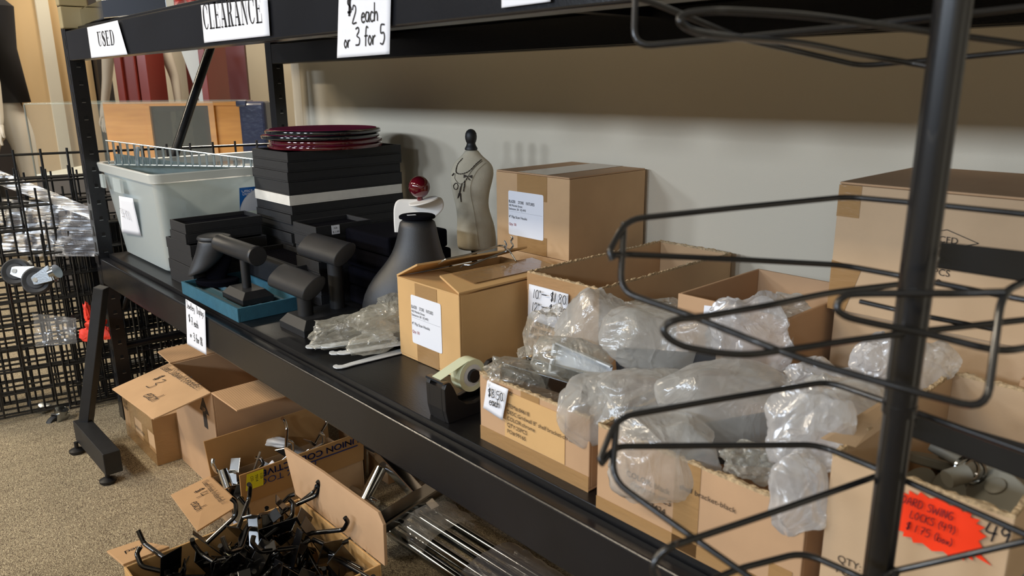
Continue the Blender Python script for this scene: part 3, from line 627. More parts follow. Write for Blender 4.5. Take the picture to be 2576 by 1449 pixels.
# caster assemblies
def caster(label, c, ax, R=.040, w=.024, bracket_dir=V((0, .6, 0)), brake=False, group='swivel casters beside the grid panels'):
    t = thing('caster', label, 'caster', c, group=group); ax = V(ax).normalized(); q = V((0, 0, 1)).rotation_difference(ax).to_matrix()
    prof = [(.007, -w/2-.001), (R*.55, -w/2), (R*.62, -w*.36), (R*.86, -w*.5), (R*.97, -w*.3), (R, 0), (R*.97, w*.3), (R*.86, w*.5), (R*.62, w*.36), (R*.55, w/2), (.007, w/2+.001)]
    MB().lathe(prof, c, 40, M=q).build('wheel', RUBG, t, smooth_=True)
    b = V(bracket_dir).normalized(); up = ax.cross(b).normalized(); f = MB()
    for s in (-1, 1):
        o = V(c)+ax*s*(w/2+.005)
        f.slab([o+b*-.010+up*-.010, o+b*.0+up*-.014, o+b*.045+up*-.022, o+b*.050+up*.022, o+b*.0+up*.014, o+b*-.010+up*.010], ax*s, .002)
    f.slab([V(c)+b*.048+ax*s1*(w/2+.006)+up*s2*.022 for s1, s2 in ((-1, -1), (1, -1), (1, 1), (-1, 1))], b, .003)
    f.build('fork', STEEL, t, bevel=.0008)
    MB().tube([V(c)-ax*(w/2+.010), V(c)+ax*(w/2+.010)], .0065, 12).build('axle', STEEL, t, smooth_=True)
    MB().tube([V(c)+b*.05, V(c)+b*.066], .02, 18).build('swivel_plate', CHRD, t, smooth_=True)
    if brake: MB().slab([V(c)+ax*-(w/2+.012)+b*u_+up*v_ for u_, v_ in ((.03, .03), (.02, .04), (-.015, .01), (-.04, -.02), (-.034, -.03), (-.005, -.005))], ax*-1, .003).build('brake_lever', STEEL, t, bevel=.001)
    return t
vr = EF*-1
caster('black wheel caster with raised brake lever, upper left of the pair in mid air', D(42, 684, 2.15), vr*.8+EX*.25+V((0, 0, .3)), .0385, bracket_dir=EX*.9+V((0, 0, -.15)), brake=True)
caster('black wheel caster, right one of the pair in mid air', D(93, 706, 2.12), vr*.8+EX*.3+V((0, 0, .3)), .0385, bracket_dir=EX*.8+V((0, 0, .35)))
caster('dusty wheel caster standing on the carpet, left of the floor pair', D(103, 1062, 2.62)+V((0, 0, .0)), vr*.35+EX*.9+V((0, 0, .12)), .040, bracket_dir=EX*.35+V((0, 0, .9)), brake=True)
caster('dusty wheel caster on the carpet next to the stand leg', D(145, 1072, 2.55), vr*.45+EX*.85+V((0, 0, .1)), .040, bracket_dir=EX*.35+V((0, 0, .9)))
# T-leg stand
st = thing('stand_leg', 'black square-tube stand leg with levelling feet and a red ribbon tied on', 'stand', (-2.3, .45, 0))
a, b = V((-2.165, .455, .062)), V((-2.455, .44, .062)); dd = (b-a).normalized(); nn_ = V((-dd.y, dd.x, 0))
def beam(p, q, w, h, up=V((0, 0, 1))):
    d = (q-p).normalized(); s = d.cross(up).normalized(); u = s.cross(d).normalized(); vs = []
    for c in (p, q):
        for i, j in ((-1, -1), (1, -1), (1, 1), (-1, 1)): vs.append(c+s*i*w/2+u*j*h/2)
    return MB().add(vs, [(3, 2, 1, 0), (4, 5, 6, 7), (0, 1, 5, 4), (1, 2, 6, 5), (2, 3, 7, 6), (3, 0, 4, 7)])
beam(V((-2.17, .470, .062)), V((-2.475, .468, .062)), .045, .065).build('foot_tube', BLKM, st, bevel=.002)
topp = U(255, 722, y=.56)
beam(V((-2.455, .475, .08)), topp, .036, .03, EX).build('upright_tube', BLKM, st, bevel=.002)
for p in (V((-2.19, .455, 0)), V((-2.45, .44, 0))):
    MB().lathe([(.019, 0), (.022, .004), (.022, .010), (.014, .014), (.006, .016), (.006, .035)], p, 24).build('levelling_foot', BLKP, st, smooth_=True)
rp = D(241, 812, 2.40); rb = thing('red_ribbon', 'red plastic ribbon knotted round the leaning stand leg', 'ribbon', rp)
blob(rp, (.028, .028, .013), .8, 3, .25, 3, 3).build('knot', RED, rb, smooth_=True)
for dx, dz, sx, sz in ((-.022, .035, .009, .030), (-.034, -.038, .020, .022), (.026, -.034, .014, .020)):
    blob(rp+EX*dx+V((0, 0, dz)), (sx, .008, sz), .8, 5+int(dx*900), .4, 3, 3).build('tail', RED, rb, smooth_=True)
# stretch film around the grids
w1 = sheet([D(-10, 425, 2.50), D(-10, 462, 2.50), D(244, 556, 2.42), D(244, 528, 2.42)], 40, 10, .006, 12, 4)
tag(w1.build('stretch_film', WRAP, smooth_=True), 'twisted band of clear stretch film slanting across the grid panels', 'film')
w1 = sheet([D(-10, 498, 2.52), D(-10, 645, 2.52), D(262, 645, 2.46), D(236, 520, 2.46)], 40, 30, .010, 7, 9)
tag(w1.build('stretch_film', WRAP, smooth_=True), 'broad grey wrap of stretch film around the grid panels', 'film')
w1 = sheet([D(84, 788, 2.42), D(88, 872, 2.42), D(196, 864, 2.42), D(192, 800, 2.42)], 18, 14, .008, 20, 2)
tag(w1.build('stretch_film', CLR, smooth_=True), 'small patch of clear film on the lower part of the grid panels', 'film')
tag(MB().box(-3.02, -2.85, .62, .95, .30, .62).build('black_crate', BLKM, bevel=.004), 'black panel stack behind the grid panels left of the rack', 'crate')
# ================================================================ goods on the lower shelf, left to right
def loft(rings, m, name, par, smooth_=True, cap=True, **k):
    n = len(rings[0]); mb = MB(); vs = [p for r in rings for p in r]
    fs = [(i*n+j, i*n+(j+1) % n, (i+1)*n+(j+1) % n, (i+1)*n+j) for i in range(len(rings)-1) for j in range(n)]
    if cap: fs += [tuple(range(n))[::-1], tuple(range((len(rings)-1)*n, len(rings)*n))]
    mb.add(vs, fs); return mb.build(name, m, par, smooth_=smooth_, **k)
def rrect(x0, x1, y0, y1, z, r, k=5):
    out = []
    for cx, cy, a0 in ((x1-r, y1-r, 0), (x0+r, y1-r, 90), (x0+r, y0+r, 180), (x1-r, y0+r, 270)):
        for i in range(k+1):
            a = math.radians(a0+90*i/k); out.append(V((cx+r*math.cos(a), cy+r*math.sin(a), z)))
    return out
# storage tote
tote = thing('storage_tote', 'frosted plastic storage tote with wire dividers standing at the left end of the lower shelf', 'storage tote', (-2.36, .9, DECK))
def tr(f, z, d=0): return rrect(-2.575+(-.025)*f-d, -2.175+(.065)*f+d, .685+(-.032)*f-d, 1.15+.03*f+d, z, .03)
rg = [tr(-.03, DECK+.001, -.01), tr(0, DECK+.008), tr(.9, .822)]
loft(rg+[[p for p in tr(.9, .822, -.003)], tr(0, DECK+.010, -.003)], TOTE, 'tub', tote, cap=False)
MB().add(tr(-.03, DECK+.002, -.008), [tuple(range(24))]).build('base', TOTE, tote)
loft([tr(.93, .824), tr(.95, .822, .008), tr(1, .845, .010), tr(1, .848, .008), tr(.97, .846, -.002), tr(.93, .822, -.002)], RIM, 'rim', tote, cap=False)
for a, b in (((-2.43), (-2.36)), ((-2.56), (-2.53))): MB().box(a, b, .640, .648, .775, .815).build('rim_rib', TOTE, tote)
wd_ = thing('wire_divider', 'zinc wire shelf divider standing in the plastic tote', 'divider')
Pa, Pb = V((-2.545, .668, 0)), V((-2.135, .955, 0)); dv = (Pb-Pa)
za, zb = U(274, 353, x=-2.545).z, .862
tp = lambda t: Pa+dv*t+V((0, 0, za+(zb-za)*t)); bt = lambda t: Pa+dv*t+V((0, 0, .842))
mb = MB().tube([tp(0), tp(1.1)], .0022, 8).tube([bt(0), bt(1)], .0022, 8)
for i in range(22):
    t = i/21; n_ = dv.normalized()
    mb.tube([bt(t)+V((0, 0, -.20)) if 0 else bt(t), tp(t)], .0022 if i == 0 else .0034, 8)
mb.build('wires', ZINC, wd_, smooth_=True)
MB().tube([bt(.225)+V((.01, -.012, 0)), bt(.225)+V((.012, -.012, .03)), tp(.24)+V((.008, -.012, -.004))], .005, 10).build('clip_finger', ZINC, wd_, smooth_=True)
dvn = V((-dv.y, dv.x, 0)).normalized()
gc = MB().slab([Pa+dvn*.03+V((0, 0, .66)), Pa+dv*.95+dvn*.03+V((0, 0, .66)), Pa+dv*.95+dvn*.03+V((0, 0, .825)), Pa+dvn*.03+V((0, 0, .872))], dvn, .004)
tag(gc.build('grey_insert', GREYC), 'grey green metal plate leaning in the tote behind the wire divider', 'plate')
for i in range(3):
    zz = .76-.06*i; pnl = MB()
    for k in range(24): pnl.tube([(-2.5+.014*k, .75+.12*i, DECK+.03), (-2.5+.014*k, .75+.12*i, zz)], .0016, 5)
    pnl.tube([(-2.5, .75+.12*i, zz), (-2.17, .75+.12*i, zz)], .002, 5).tube([(-2.5, .75+.12*i, DECK+.03), (-2.17, .75+.12*i, DECK+.03)], .002, 5)
    tag(pnl.build('wire_divider', ZINC, smooth_=True), 'zinc wire divider packed inside the tote, %s' % ('nearest its front wall', 'in the middle', 'deepest inside')[i], 'divider', 'wire dividers packed inside the tote')
for i in range(4):
    a = (-2.52+.01*i, .74+.1*i); tag(MB().box(a[0], a[0]+.34, a[1], a[1]+.05, DECK+.005, DECK+.17-.02*i).build('grey_divider_plate', GREYC), 'grey plate standing inside the tote, number %s from its front' % ('one', 'two', 'three', 'four')[i], 'plate', 'grey plates inside the tote')
# paper on the tote and the maker's label
q = [U(307, 585, y=.668), U(299, 493, y=.650), U(334, 499, y=.650), U(355, 594, y=.672)]
pp = tag(sheet(q, 8, 8, .0004, 20, 3, n=(0, -1, 0)).build('paper_note', PAPER, smooth_=True, solid=.0003), 'white paper note reading 3 for 10 stuck on the plastic tote', 'paper sign')
handwrite(pp, '3 f 10', U(308, 545, y=.6575), V((1, 0, -.02)), V((-.02, -.19, 1)), .028, PENCIL, .07)
xr = -2.118; L0 = U(602, 533, x=xr); L1 = U(602, 471, x=xr); lw, lh = .14, (L1-L0).z
lb = thing('tote_label', 'blue and white maker label on the side of the plastic tote', 'label', L0)
sx_ = lambda u, v, d=0: V((xr+.004+.0002*d+.012*v, L0.y+u*lw, L0.z+v*lh))
MB().add([sx_(0, 0), sx_(1, 0), sx_(1, 1), sx_(0, 1)], [(0, 1, 2, 3)]).build('label_sheet', PAPER, lb)
arc = [(0, 0), (0, 1), (.62, 1)]+[(.62-.62*math.sin(a*math.pi/16), .5*0+1-(1-math.cos(a*math.pi/16))*1.0) for a in range(1, 8)]
MB().add([sx_(u, v, 2) for u, v in arc], [tuple(range(len(arc)))]).build('blue_field', BLUE, lb)
printed(lb, 'Office', sx_(.04, .80, 4), Y1, Z1, .011, PAPER, .9); printed(lb, 'DEPOT', sx_(.06, .68, 4), Y1, Z1, .0075, PAPER, 1.1)
printed(lb, 'storage', sx_(.36, .42, 4), Y1, Z1, .015, INK, 1.0, shear=.2)
for k in range(4): printed(lb, 'stackable clear box', sx_(.38, .32-.07*k, 4), Y1, Z1, .005, INKG)
# ---- jewellery trays
def make_tray(name, label, w, d, h, m=TRAYM, group=None, inner=BLKV):
    t = thing(name, label, 'tray', (0, 0, 0), group=group); mb = MB(); k = .005
    mb.box(0, w, 0, d, 0, .004).box(0, w, 0, k, .004, h).box(0, w, d-k, d, .004, h).box(0, k, k, d-k, .004, h).box(w-k, w, k, d-k, .004, h)
    mb.build('tray_body', m, t, bevel=.0008); MB().box(k+.0005, w-k-.0005, k+.0005, d-k-.0005, .0045, h*.62).build('velvet_pad', inner, t, bevel=.001)
    return t
rnd = random.Random(4)
def tray_stack(x0, y0, w, d, hs, lab, group, special=None, names=None, jit=.0035):
    z = DECK; n = len(hs); proto = {}
    for i, h in enumerate(hs):
        key = (round(h, 4), i == special)
        pos = 'lowest' if i == 0 else 'topmost' if i == n-1 else ['second', 'third', 'fourth', 'fifth', 'sixth', 'seventh', 'eighth', 'ninth', 'tenth', 'eleventh', 'twelfth', 'thirteenth'][i-1]+' from the bottom'
        label = ('white jewellery tray between the black ones in the tall stack' if i == special else 'black jewellery tray, %s of %s' % (pos, lab))
        loc = (x0+rnd.uniform(-1, 1)*jit, y0+rnd.uniform(-1, 1)*jit, z); rz = rnd.uniform(-.008, .008)
        if key not in proto:
            t = make_tray('jewellery_tray', label, w, d, h, OFFW if i == special else TRAYM, group, BLKV); t.location = loc; t.rotation_euler = (0, 0, rz); proto[key] = t
        else: copy_thing(proto[key], loc, rz, label, group)
        z += h+.0003
    return z
zt = tray_stack(-2.085, .915, .210, .355, [.0247]*8+[.0262]+[.034]+[.0262, .0256, .0256], 'the tall stack', 'trays of the tall stack', 8)
tray_stack(-2.128, .672, .178, .205, [.0288]*4, 'the lower wide trays beside the tote', 'wide trays beside the tote')
z2 = DECK+4*.0291
def small_trays(x0, y0, w, d, n, h, z, lab, group, sticker=False):
    p = None
    for i in range(n):
        pos = 'bottom' if i == 0 else ('top' if i == n-1 else 'number %d up' % (i+1))
        label = 'small black jewellery tray, %s %s' % (pos, lab)
        loc = (x0+rnd.uniform(-1, 1)*.003, y0+rnd.uniform(-1, 1)*.003, z+i*(h+.0003))
        if p is None: p = make_tray('jewellery_tray', label, w, d, h, TRAYM, group); p.location = loc
        else: copy_thing(p, loc, rnd.uniform(-.01, .01), label, group)
small_trays(-2.088, .672, .112, .205, 2, .0255, z2, 'on the wide trays beside the tote', 'small trays on the wide trays')
small_trays(-1.700, .835, .112, .15, 7, .0270, DECK, 'of the stack behind the watch stands', 'small trays behind the watch stands')
stk = thing('price_sticker', 'tiny white price sticker on the small tray behind the watch stands', 'sticker', (-1.587, .87, .74))
MB().box(-1.5862, -1.5858, .872, .893, .731, .752).build('sticker_sheet', PAPER, stk); printed(stk, '1626', V((-1.5856, .876, .744)), Y1, Z1, .004, INKG, off=.0003); printed(stk, '$ 1.99', V((-1.5856, .874, .734)), Y1, Z1, .005, INK, off=.0003)
# open-lidded black case lying behind the teal tray
kc = thing('display_case_black', 'long black display case lying behind the teal tray', 'case', (-1.8, .85, DECK)); kc.name = 'black_case'
MB().box(-1.925, -1.645, .80, .812, DECK, .655).box(-1.925, -1.645, .905, .912, DECK, .655).box(-1.925, -1.918, .812, .905, DECK, .655).box(-1.652, -1.645, .812, .905, DECK, .655).box(-1.918, -1.652, .812, .905, DECK, DECK+.05).build('case_body', TRAYM, kc, bevel=.001)
mb = MB()
for k in range(9): mb.box(-1.918, -1.652, .818+.0098*k, .823+.0098*k, DECK+.05, .645)
mb.build('ring_slots', BLKV, kc, bevel=.0015)
tag(MB().box(-1.90, -1.70, .9125, .9145, .655, .664).build('metal_strip', STEEL), 'thin metal strip lying on the trays beside the small bust', 'strip') if False else None
tag(MB().box(-1.9105, -1.9085, .70, .87, DECK+4*.0291-.012, DECK+4*.0291-.004).build('metal_strip', STEEL), 'thin metal strip along the wide trays beside the tote', 'strip') if False else None
# maroon and black round boards
rbp = V((-1.985, 1.085, zt))
def round_board(z, r, mt, top, label, dx, dy):
    t = thing('round_board', label, 'display board', (rbp.x+dx, rbp.y+dy, z), group='round boards on the tall tray stack'); h = .0115
    pr = [(r-.006, 0), (r-.001, .001), (r, .005), (r-.001, .009), (r-.006, h)]
    MB().lathe([(0.001, 0)]+pr+[(.001, h)], (rbp.x+dx, rbp.y+dy, z), 72).build('rim', mt, t, smooth_=True)
    MB().lathe([(.001, h), (r-.012, h), (r-.013, h+.0012), (.001, h+.0012)], (rbp.x+dx, rbp.y+dy, z), 64).build('velvet_face', MARV, t)
GB = mat('black_gloss_rim', '16181C', .1, coat=.8)
for i, (mt, dx, dy, r, lb_) in enumerate(((MAR, .012, .0, .158, 'maroon round display board, lowest on the tall tray stack'), (MAR, .006, .006, .156, 'maroon round display board, second from the bottom of four'), (GB, -.004, -.004, .163, 'black-rimmed round display board, third from the bottom of four'), (GB, -.002, .004, .160, 'round display board with burgundy velvet face on top of the four'))):
    round_board(zt+.0005+i*.0128, r, mt, MARV, lb_, dx, dy)
# teal tray
tt = thing('teal_tray', 'teal fabric display tray holding two black stands at the shelf edge', 'tray', (-1.77, .72, DECK))
x0, x1, y0, y1, h = -1.944, -1.604, .637, .795, .032
MB().box(x0, x1, y0, y0+.006, DECK, DECK+h).box(x0, x1, y1-.006, y1, DECK, DECK+h).box(x0, x0+.006, y0+.006, y1-.006, DECK, DECK+h).box(x1-.006, x1, y0+.006, y1-.006, DECK, DECK+h).build('rim', TEAL, tt, bevel=.001)
mb = MB().box(x0+.006, x1-.006, y0+.006, y1-.006, DECK, DECK+.008)
for k in range(5): mb.tube([(x0+.02, y0+.026+k*.027, DECK+.008), (x1-.02, y0+.026+k*.027, DECK+.008)], .009, 12)
mb.build('ring_pad', TEALD, tt, smooth_=True)
# watch and bangle stands
def oval_pad(c, L, a, b, tilt, m, par, ax=X1):
    s = V(ax).normalized(); q = s.cross(Z1).normalized(); rings = []
    for u, k in ((-.5, .90), (-.492, .985), (-.48, 1), (.48, 1), (.49, 1.02), (.497, .97), (.5, .90)):
        r = []
        for j in range(32):
            t = 2*math.pi*j/32; y, z = a*k*math.copysign(abs(math.cos(t))**.85, math.cos(t)), b*k*math.sin(t)
            y, z = y*math.cos(tilt)-z*math.sin(tilt), y*math.sin(tilt)+z*math.cos(tilt)
            r.append(V(c)+s*u*L+q*y*-1+Z1*z)
        rings.append(r)
    o = loft(rings, m, 'pad', par); return o
def stepped_base(x0, x1, y0, y1, z, h, par, m=BLKM):
    loft([rrect(x0, x1, y0, y1, z, .0015, 2), rrect(x0, x1, y0, y1, z+h*.45, .0015, 2), rrect(x0+.014, x1-.014, y0+.014, y1-.014, z+h, .0015, 2)], m, 'base', par, smooth_=False, bevel=.0006)
s1 = thing('bangle_stand', 'black cylinder bangle stand on a stepped base in the teal tray', 'display stand', (-1.72, .715, DECK+.018))
zb = DECK+.0175; cx = -1.722
stepped_base(cx-.058, cx+.058, .675, .752, zb, .028, s1)
MB().tube([(cx, .713, zb+.028), (cx, .713, zb+.095)], .0105, 20).build('pole', BLKM, s1, smooth_=True)
MB().lathe([(.004, -.108), (.020, -.108), (.0225, -.105), (.0228, -.10), (.0218, -.098), (.0218, .098), (.0232, .10), (.0232, .105), (.021, .108), (.004, .108)], (cx-.03, .713, zb+.115), 40, M=Matrix.Rotation(math.radians(90), 3, 'Y')).build('pad', BLKL, s1, smooth_=True)
s2 = thing('tiered_watch_stand', 'two-tier black leatherette watch stand in front of the dark trays', 'display stand', (-1.46, .75, DECK))
stepped_base(-1.517, -1.405, .692, .845, DECK, .032, s2)
for x, y, zt_, L_, cxo in ((-1.462, .728, .640, .165, -.035), (-1.462, .805, .700, .165, -.035)):
    MB().tube([(x, y, DECK+.032), (x, y, zt_)], .0165, 24).build('pole', BLKM, s2, smooth_=True)
    oval_pad((x+cxo, y, zt_+.020), L_, .032, .0160, math.radians(36), BLKL, s2)
# small bust in the teal tray
def bust(name, label, c, levels, m, scale=1, cap=True, base=None, face=None):
    t = thing(name, label, 'display bust', c); ex = EX; ef = EF; rings = []
    for z, ox, of, a, b in levels:
        rings.append([V(c)+ex*(ox+a*math.cos(2*math.pi*j/40))+ef*(of+b*math.sin(2*math.pi*j/40))+V((0, 0, z)) for j in range(40)])
    loft(rings, m, 'torso', t, sub=1)
    z, ox, of, a, b = levels[-1]; cc = V(c)+ex*ox+ef*of+V((0, 0, z))
    Mx = Matrix(((ex.x, ef.x, 0), (ex.y, ef.y, 0), (0, 0, 1)))
    MB().lathe([(.001, .0), (1.04, .0), (1.06, .002), (1.05, .006), (.97, .009), (.001, .011)], cc, 40, M=Mx @ Matrix.Diagonal((a, b, 1))).build('neck_cap', BLKM, t, smooth_=True)
    return t
c = V((-1.91, .712, DECK+.018))
b1 = thing('necklace_bust', 'small black necklace bust at the left of the teal tray', 'display bust', c)
loft([[c+EX*(.004+a*math.cos(2*math.pi*j/32))+EF*(b*math.sin(2*math.pi*j/32))+V((0, 0, z)) for j in range(32)] for z, a, b in ((0, .052, .034), (.011, .055, .036), (.014, .052, .033))], BLKV, 'base', b1)
loft([[c+EX*(o+a*math.cos(2*math.pi*j/32))+EF*(.006+b*math.sin(2*math.pi*j/32))+V((0, 0, z)) for j in range(32)] for z, o, a, b in ((.013, 0, .024, .014), (.03, .0, .030, .014), (.06, .004, .04, .014), (.075, .01, .035, .012))], BLKV, 'stem', b1)
rings = []
for z, ox, of, a, b, sl in ((.030, -.034, -.020, .012, .006, .2), (.034, -.032, -.020, .030, .012, .35), (.045, -.024, -.014, .042, .019, .42), (.062, -.014, -.006, .046, .026, .40), (.080, -.004, .0, .0445, .032, .25), (.095, .002, .002, .042, .034, .08), (.112, .006, .004, .0405, .034, 0), (.118, .006, .004, .040, .034, 0)):
    rings.append([c+EX*(ox+a*math.cos(2*math.pi*j/40))+EF*(of+b*math.sin(2*math.pi*j/40))+V((0, 0, z+a*math.cos(2*math.pi*j/40)*sl)) for j in range(40)])
loft(rings, BLKL, 'torso', b1, sub=1)
cc = c+EX*.006+EF*.004+V((0, 0, .117)); Mx = Matrix(((EX.x, EF.x, 0), (EX.y, EF.y, 0), (0, 0, 1)))
MB().lathe([(.001, 0), (.0425, 0), (.043, .003), (.040, .008), (.028, .0115), (.001, .013)], cc, 40, M=Mx @ Matrix.Diagonal((1, .84, 1))).build('neck_cap', BLKL, b1, smooth_=True)
# large bust
c = V((-1.292, .900, DECK))
b2 = thing('necklace_bust', 'large black matte necklace bust behind the kraft box, its cap carrying a price sticker', 'display bust', c)
rings = []
for z, ox, of, a, b in ((.001, -.020, .010, .085, .055), (.035, -.020, .0, .102, .062), (.08, -.014, -.004, .098, .062), (.115, -.006, 0, .085, .056), (.140, .000, .002, .068, .048), (.165, .004, .006, .053, .042), (.195, .006, .008, .044, .037), (.222, .006, .010, .0385, .033), (.240, .006, .010, .0365, .031)):
    rings.append([c+EX*(ox+a*math.cos(2*math.pi*j/48))+EF*(of+b*math.sin(2*math.pi*j/48))+V((0, 0, z)) for j in range(48)])
loft(rings, BLKL, 'torso', b2, sub=1)
cc = c+EX*.006+EF*.010+V((0, 0, .239))
MB().lathe([(.001, 0), (.0375, 0), (.038, .002), (.0375, .005), (.034, .007), (.001, .0075)], cc, 48, M=Mx @ Matrix.Diagonal((1, .86, 1))).build('neck_cap', BLKV, b2, smooth_=True)
MB().box(-.022, -.004, -.012, -.003, .0078, .0082, M=Matrix.Translation(cc) @ Mx.to_4x4() @ Matrix.Rotation(.3, 4, 'Z')).build('price_sticker', PAPER, b2)
# white necklace display with disc and ball
c = V((-1.43, 1.045, DECK)); w_ = thing('white_necklace_display', 'white leatherette necklace display standing behind the black bust', 'display stand', c)
def wp(px, py, d=1.74): return D(px, py, d)
out = smooth([wp(990, 612), wp(992, 590), wp(990, 555), wp(991, 520), wp(1003, 503), wp(1040, 502), wp(1085, 500), wp(1108, 498), wp(1116, 515), wp(1110, 532), wp(1085, 556), wp(1075, 575), wp(1072, 612)], 4)
out += [V((wp(1072, 612).x, wp(1072, 612).y, DECK)), V((wp(990, 612).x, wp(990, 612).y, DECK))]
MB().slab(out, EF, .010).build('panel', WHTC, w_, bevel=.003)
MB().slab([V((c.x, c.y, DECK))+EX*u+EF*v for u, v in ((-.04, .03), (.035, .03), (.035, .10), (-.04, .10))], Z1, .006).build('foot', WHTC, w_)
p = D(1066, 506, 1.73); dsc = MB().lathe([(.001, -.002), (.033, -.002), (.035, 0), (.033, .002), (.001, .002)], p, 40, M=(Mx @ Matrix.Rotation(-.22, 3, 'Y') @ Matrix.Rotation(.06, 3, 'X')))
tag(dsc.build('white_disc', WHTC, smooth_=True), 'small white round disc tilted on top of the white necklace display', 'disc')
p = D(1055, 470, 1.73); bl = thing('maroon_ball', 'glossy maroon ball on a short foot resting on the white disc', 'ball', p)
MB().lathe([(.0245*math.sin(math.pi*i/28)+.0001, -.0245*math.cos(math.pi*i/28)) for i in range(29)], p, 48).build('sphere', MAR, bl, smooth_=True)
MB().lathe([(.006, -.031), (.007, -.028), (.006, -.022)], p, 20).build('foot', MAR, bl, smooth_=True)
# linen dress form
c = V((-1.445, 1.185, DECK)); sc_m = 1.83/1922.5
df = thing('mini_dress_form', 'miniature linen dress form with printed necklaces and black finial', 'dress form', c)
def lv(py, xl, xr, k=.62): 
    z = U((xl+xr)/2, py, y=c.y).z
    d = (V((c.x, c.y, z))-CAM).dot(CF); k2 = d/1922.5
    mid = D((xl+xr)/2, py, d); return (z, (xl+xr)/2, (xr-xl)/2*k2, k, d)
LV = [lv(628, 1152, 1236, .7), lv(622, 1148, 1245, .72), (lv(600, 1147, 1246, .74)), lv(570, 1148, 1243, .74), lv(545, 1149, 1235, .72), lv(520, 1147, 1228, .68), lv(500, 1142, 1229, .66), lv(480, 1138, 1232, .64), lv(455, 1134, 1240, .62), lv(435, 1134, 1244, .58), lv(420, 1138, 1242, .52), lv(408, 1145, 1234, .48), lv(400, 1153, 1224, .5), lv(392, 1163, 1215, .62), lv(384, 1169, 1209, .85), lv(376, 1173, 1204, 1)]
rings = []
for z, pm, a, k, d in LV:
    off = (pm-1190)*d/1922.5
    rings.append([c*1+EX*(off+a*math.cos(2*math.pi*j/48))+EF*(a*k*math.sin(2*math.pi*j/48))+V((0, 0, z-DECK)) for j in range(48)])
loft(rings, LINEN, 'torso', df, sub=1)
zt0 = LV[-1][0]; cn = c+EX*((1188-1190)*.00095)+V((0, 0, zt0-DECK))
MB().lathe([(.015, -.001), (.0155, .003), (.0125, .008), (.0105, .013), (.0105, .016), (.0118, .018), (.0138, .025), (.0142, .031), (.0133, .038), (.010, .044), (.005, .0475), (.0005, .0485)], cn, 32).build('finial', BLKM, df, smooth_=True)
MB().lathe([(.045, 0), (.045, .006), (.03, .012), (.012, .018), (.007, .03), (.007, .10), (.010, .112), (.020, LV[0][0]-DECK+.003)], c, 28).build('stand', BLKM, df, smooth_=True)
# printed necklaces: ink lying on the cloth
def on_form(px, py):
    r_ = ray(px, py); lo, hi = 1.6, 2.0
    def ins(p):
        z = p.z
        for i in range(len(LV)-1):
            z0, z1 = LV[i][0], LV[i+1][0]
            if z0 <= z <= z1:
                t = (z-z0)/(z1-z0); pm = LV[i][1]*(1-t)+LV[i+1][1]*t; a = LV[i][2]*(1-t)+LV[i+1][2]*t; k = LV[i][3]*(1-t)+LV[i+1][3]*t
                q = p-c; u = q.dot(EX)-(pm-1190)*1.83/1922.5; v = q.dot(EF); return (u/a)**2+(v/(a*k))**2 < 1
        return False
    t = lo
    while t < hi:
        if ins(CAM+r_*t): return CAM+r_*(t-.0013)
        t += .001
    return CAM+r_*1.79
ink = MB()
def neck(pts, r, k=4):
    q = smooth([V((a, b, 0)) for a, b in pts], k); ink.tube([on_form(p.x, p.y) for p in q], r, 5)
neck([(1163, 399), (1152, 412), (1147, 428), (1150, 436), (1163, 437), (1180, 430), (1198, 412), (1210, 402)], .0009)
neck([(1145, 436), (1144, 448), (1150, 458), (1158, 463), (1168, 457), (1176, 445), (1186, 430), (1200, 415), (1213, 405)], .0005)
def beads(pts, r):
    q = smooth([V((a, b, 0)) for a, b in pts], 3)
    for p in q: 
        w = on_form(p.x, p.y); ink.lathe([(.0002, -r), (r, 0), (.0002, r)], w, 8)
beads([(1163, 399), (1152, 412), (1147, 428), (1150, 436), (1163, 437), (1180, 430), (1198, 412), (1210, 402)], .0017)
beads([(1141, 437), (1138, 441)], .002); beads([(1169, 456), (1168, 468), (1166, 480)], .0022)
neck([(1145, 461), (1141, 467), (1143, 475), (1149, 476), (1152, 468), (1149, 461), (1145, 461)], .0010)
for tri in (((1177, 443), (1166, 438), (1166, 448)), ((1177, 443), (1188, 440), (1188, 449)), ((1177, 444), (1184, 455), (1178, 452)), ((1177, 444), (1172, 452), (1174, 454)), ((1159, 463), (1154, 487), (1158, 486)), ((1153, 486), (1160, 486), (1150, 500)), ((1157, 486), (1160, 486), (1161, 505))):
    ink.add([on_form(*p) for p in tri], [(0, 1, 2)])
neck([(1162, 462), (1159, 475), (1157, 488)], .0010); neck([(1157, 486), (1152, 498)], .0012); neck([(1157, 486), (1160, 508)], .0012)
ink.build('printed_necklaces', INKG, df)
seam = MB()
q = smooth([V((a, b, 0)) for a, b in ((1221, 410), (1200, 430), (1185, 460), (1184, 490), (1192, 530), (1200, 580), (1205, 622))], 5); seam.tube([on_form(p.x, p.y) for p in q], .0005, 5); seam.build('seam', mat('seam_thread', 'A0947C', .9), df)
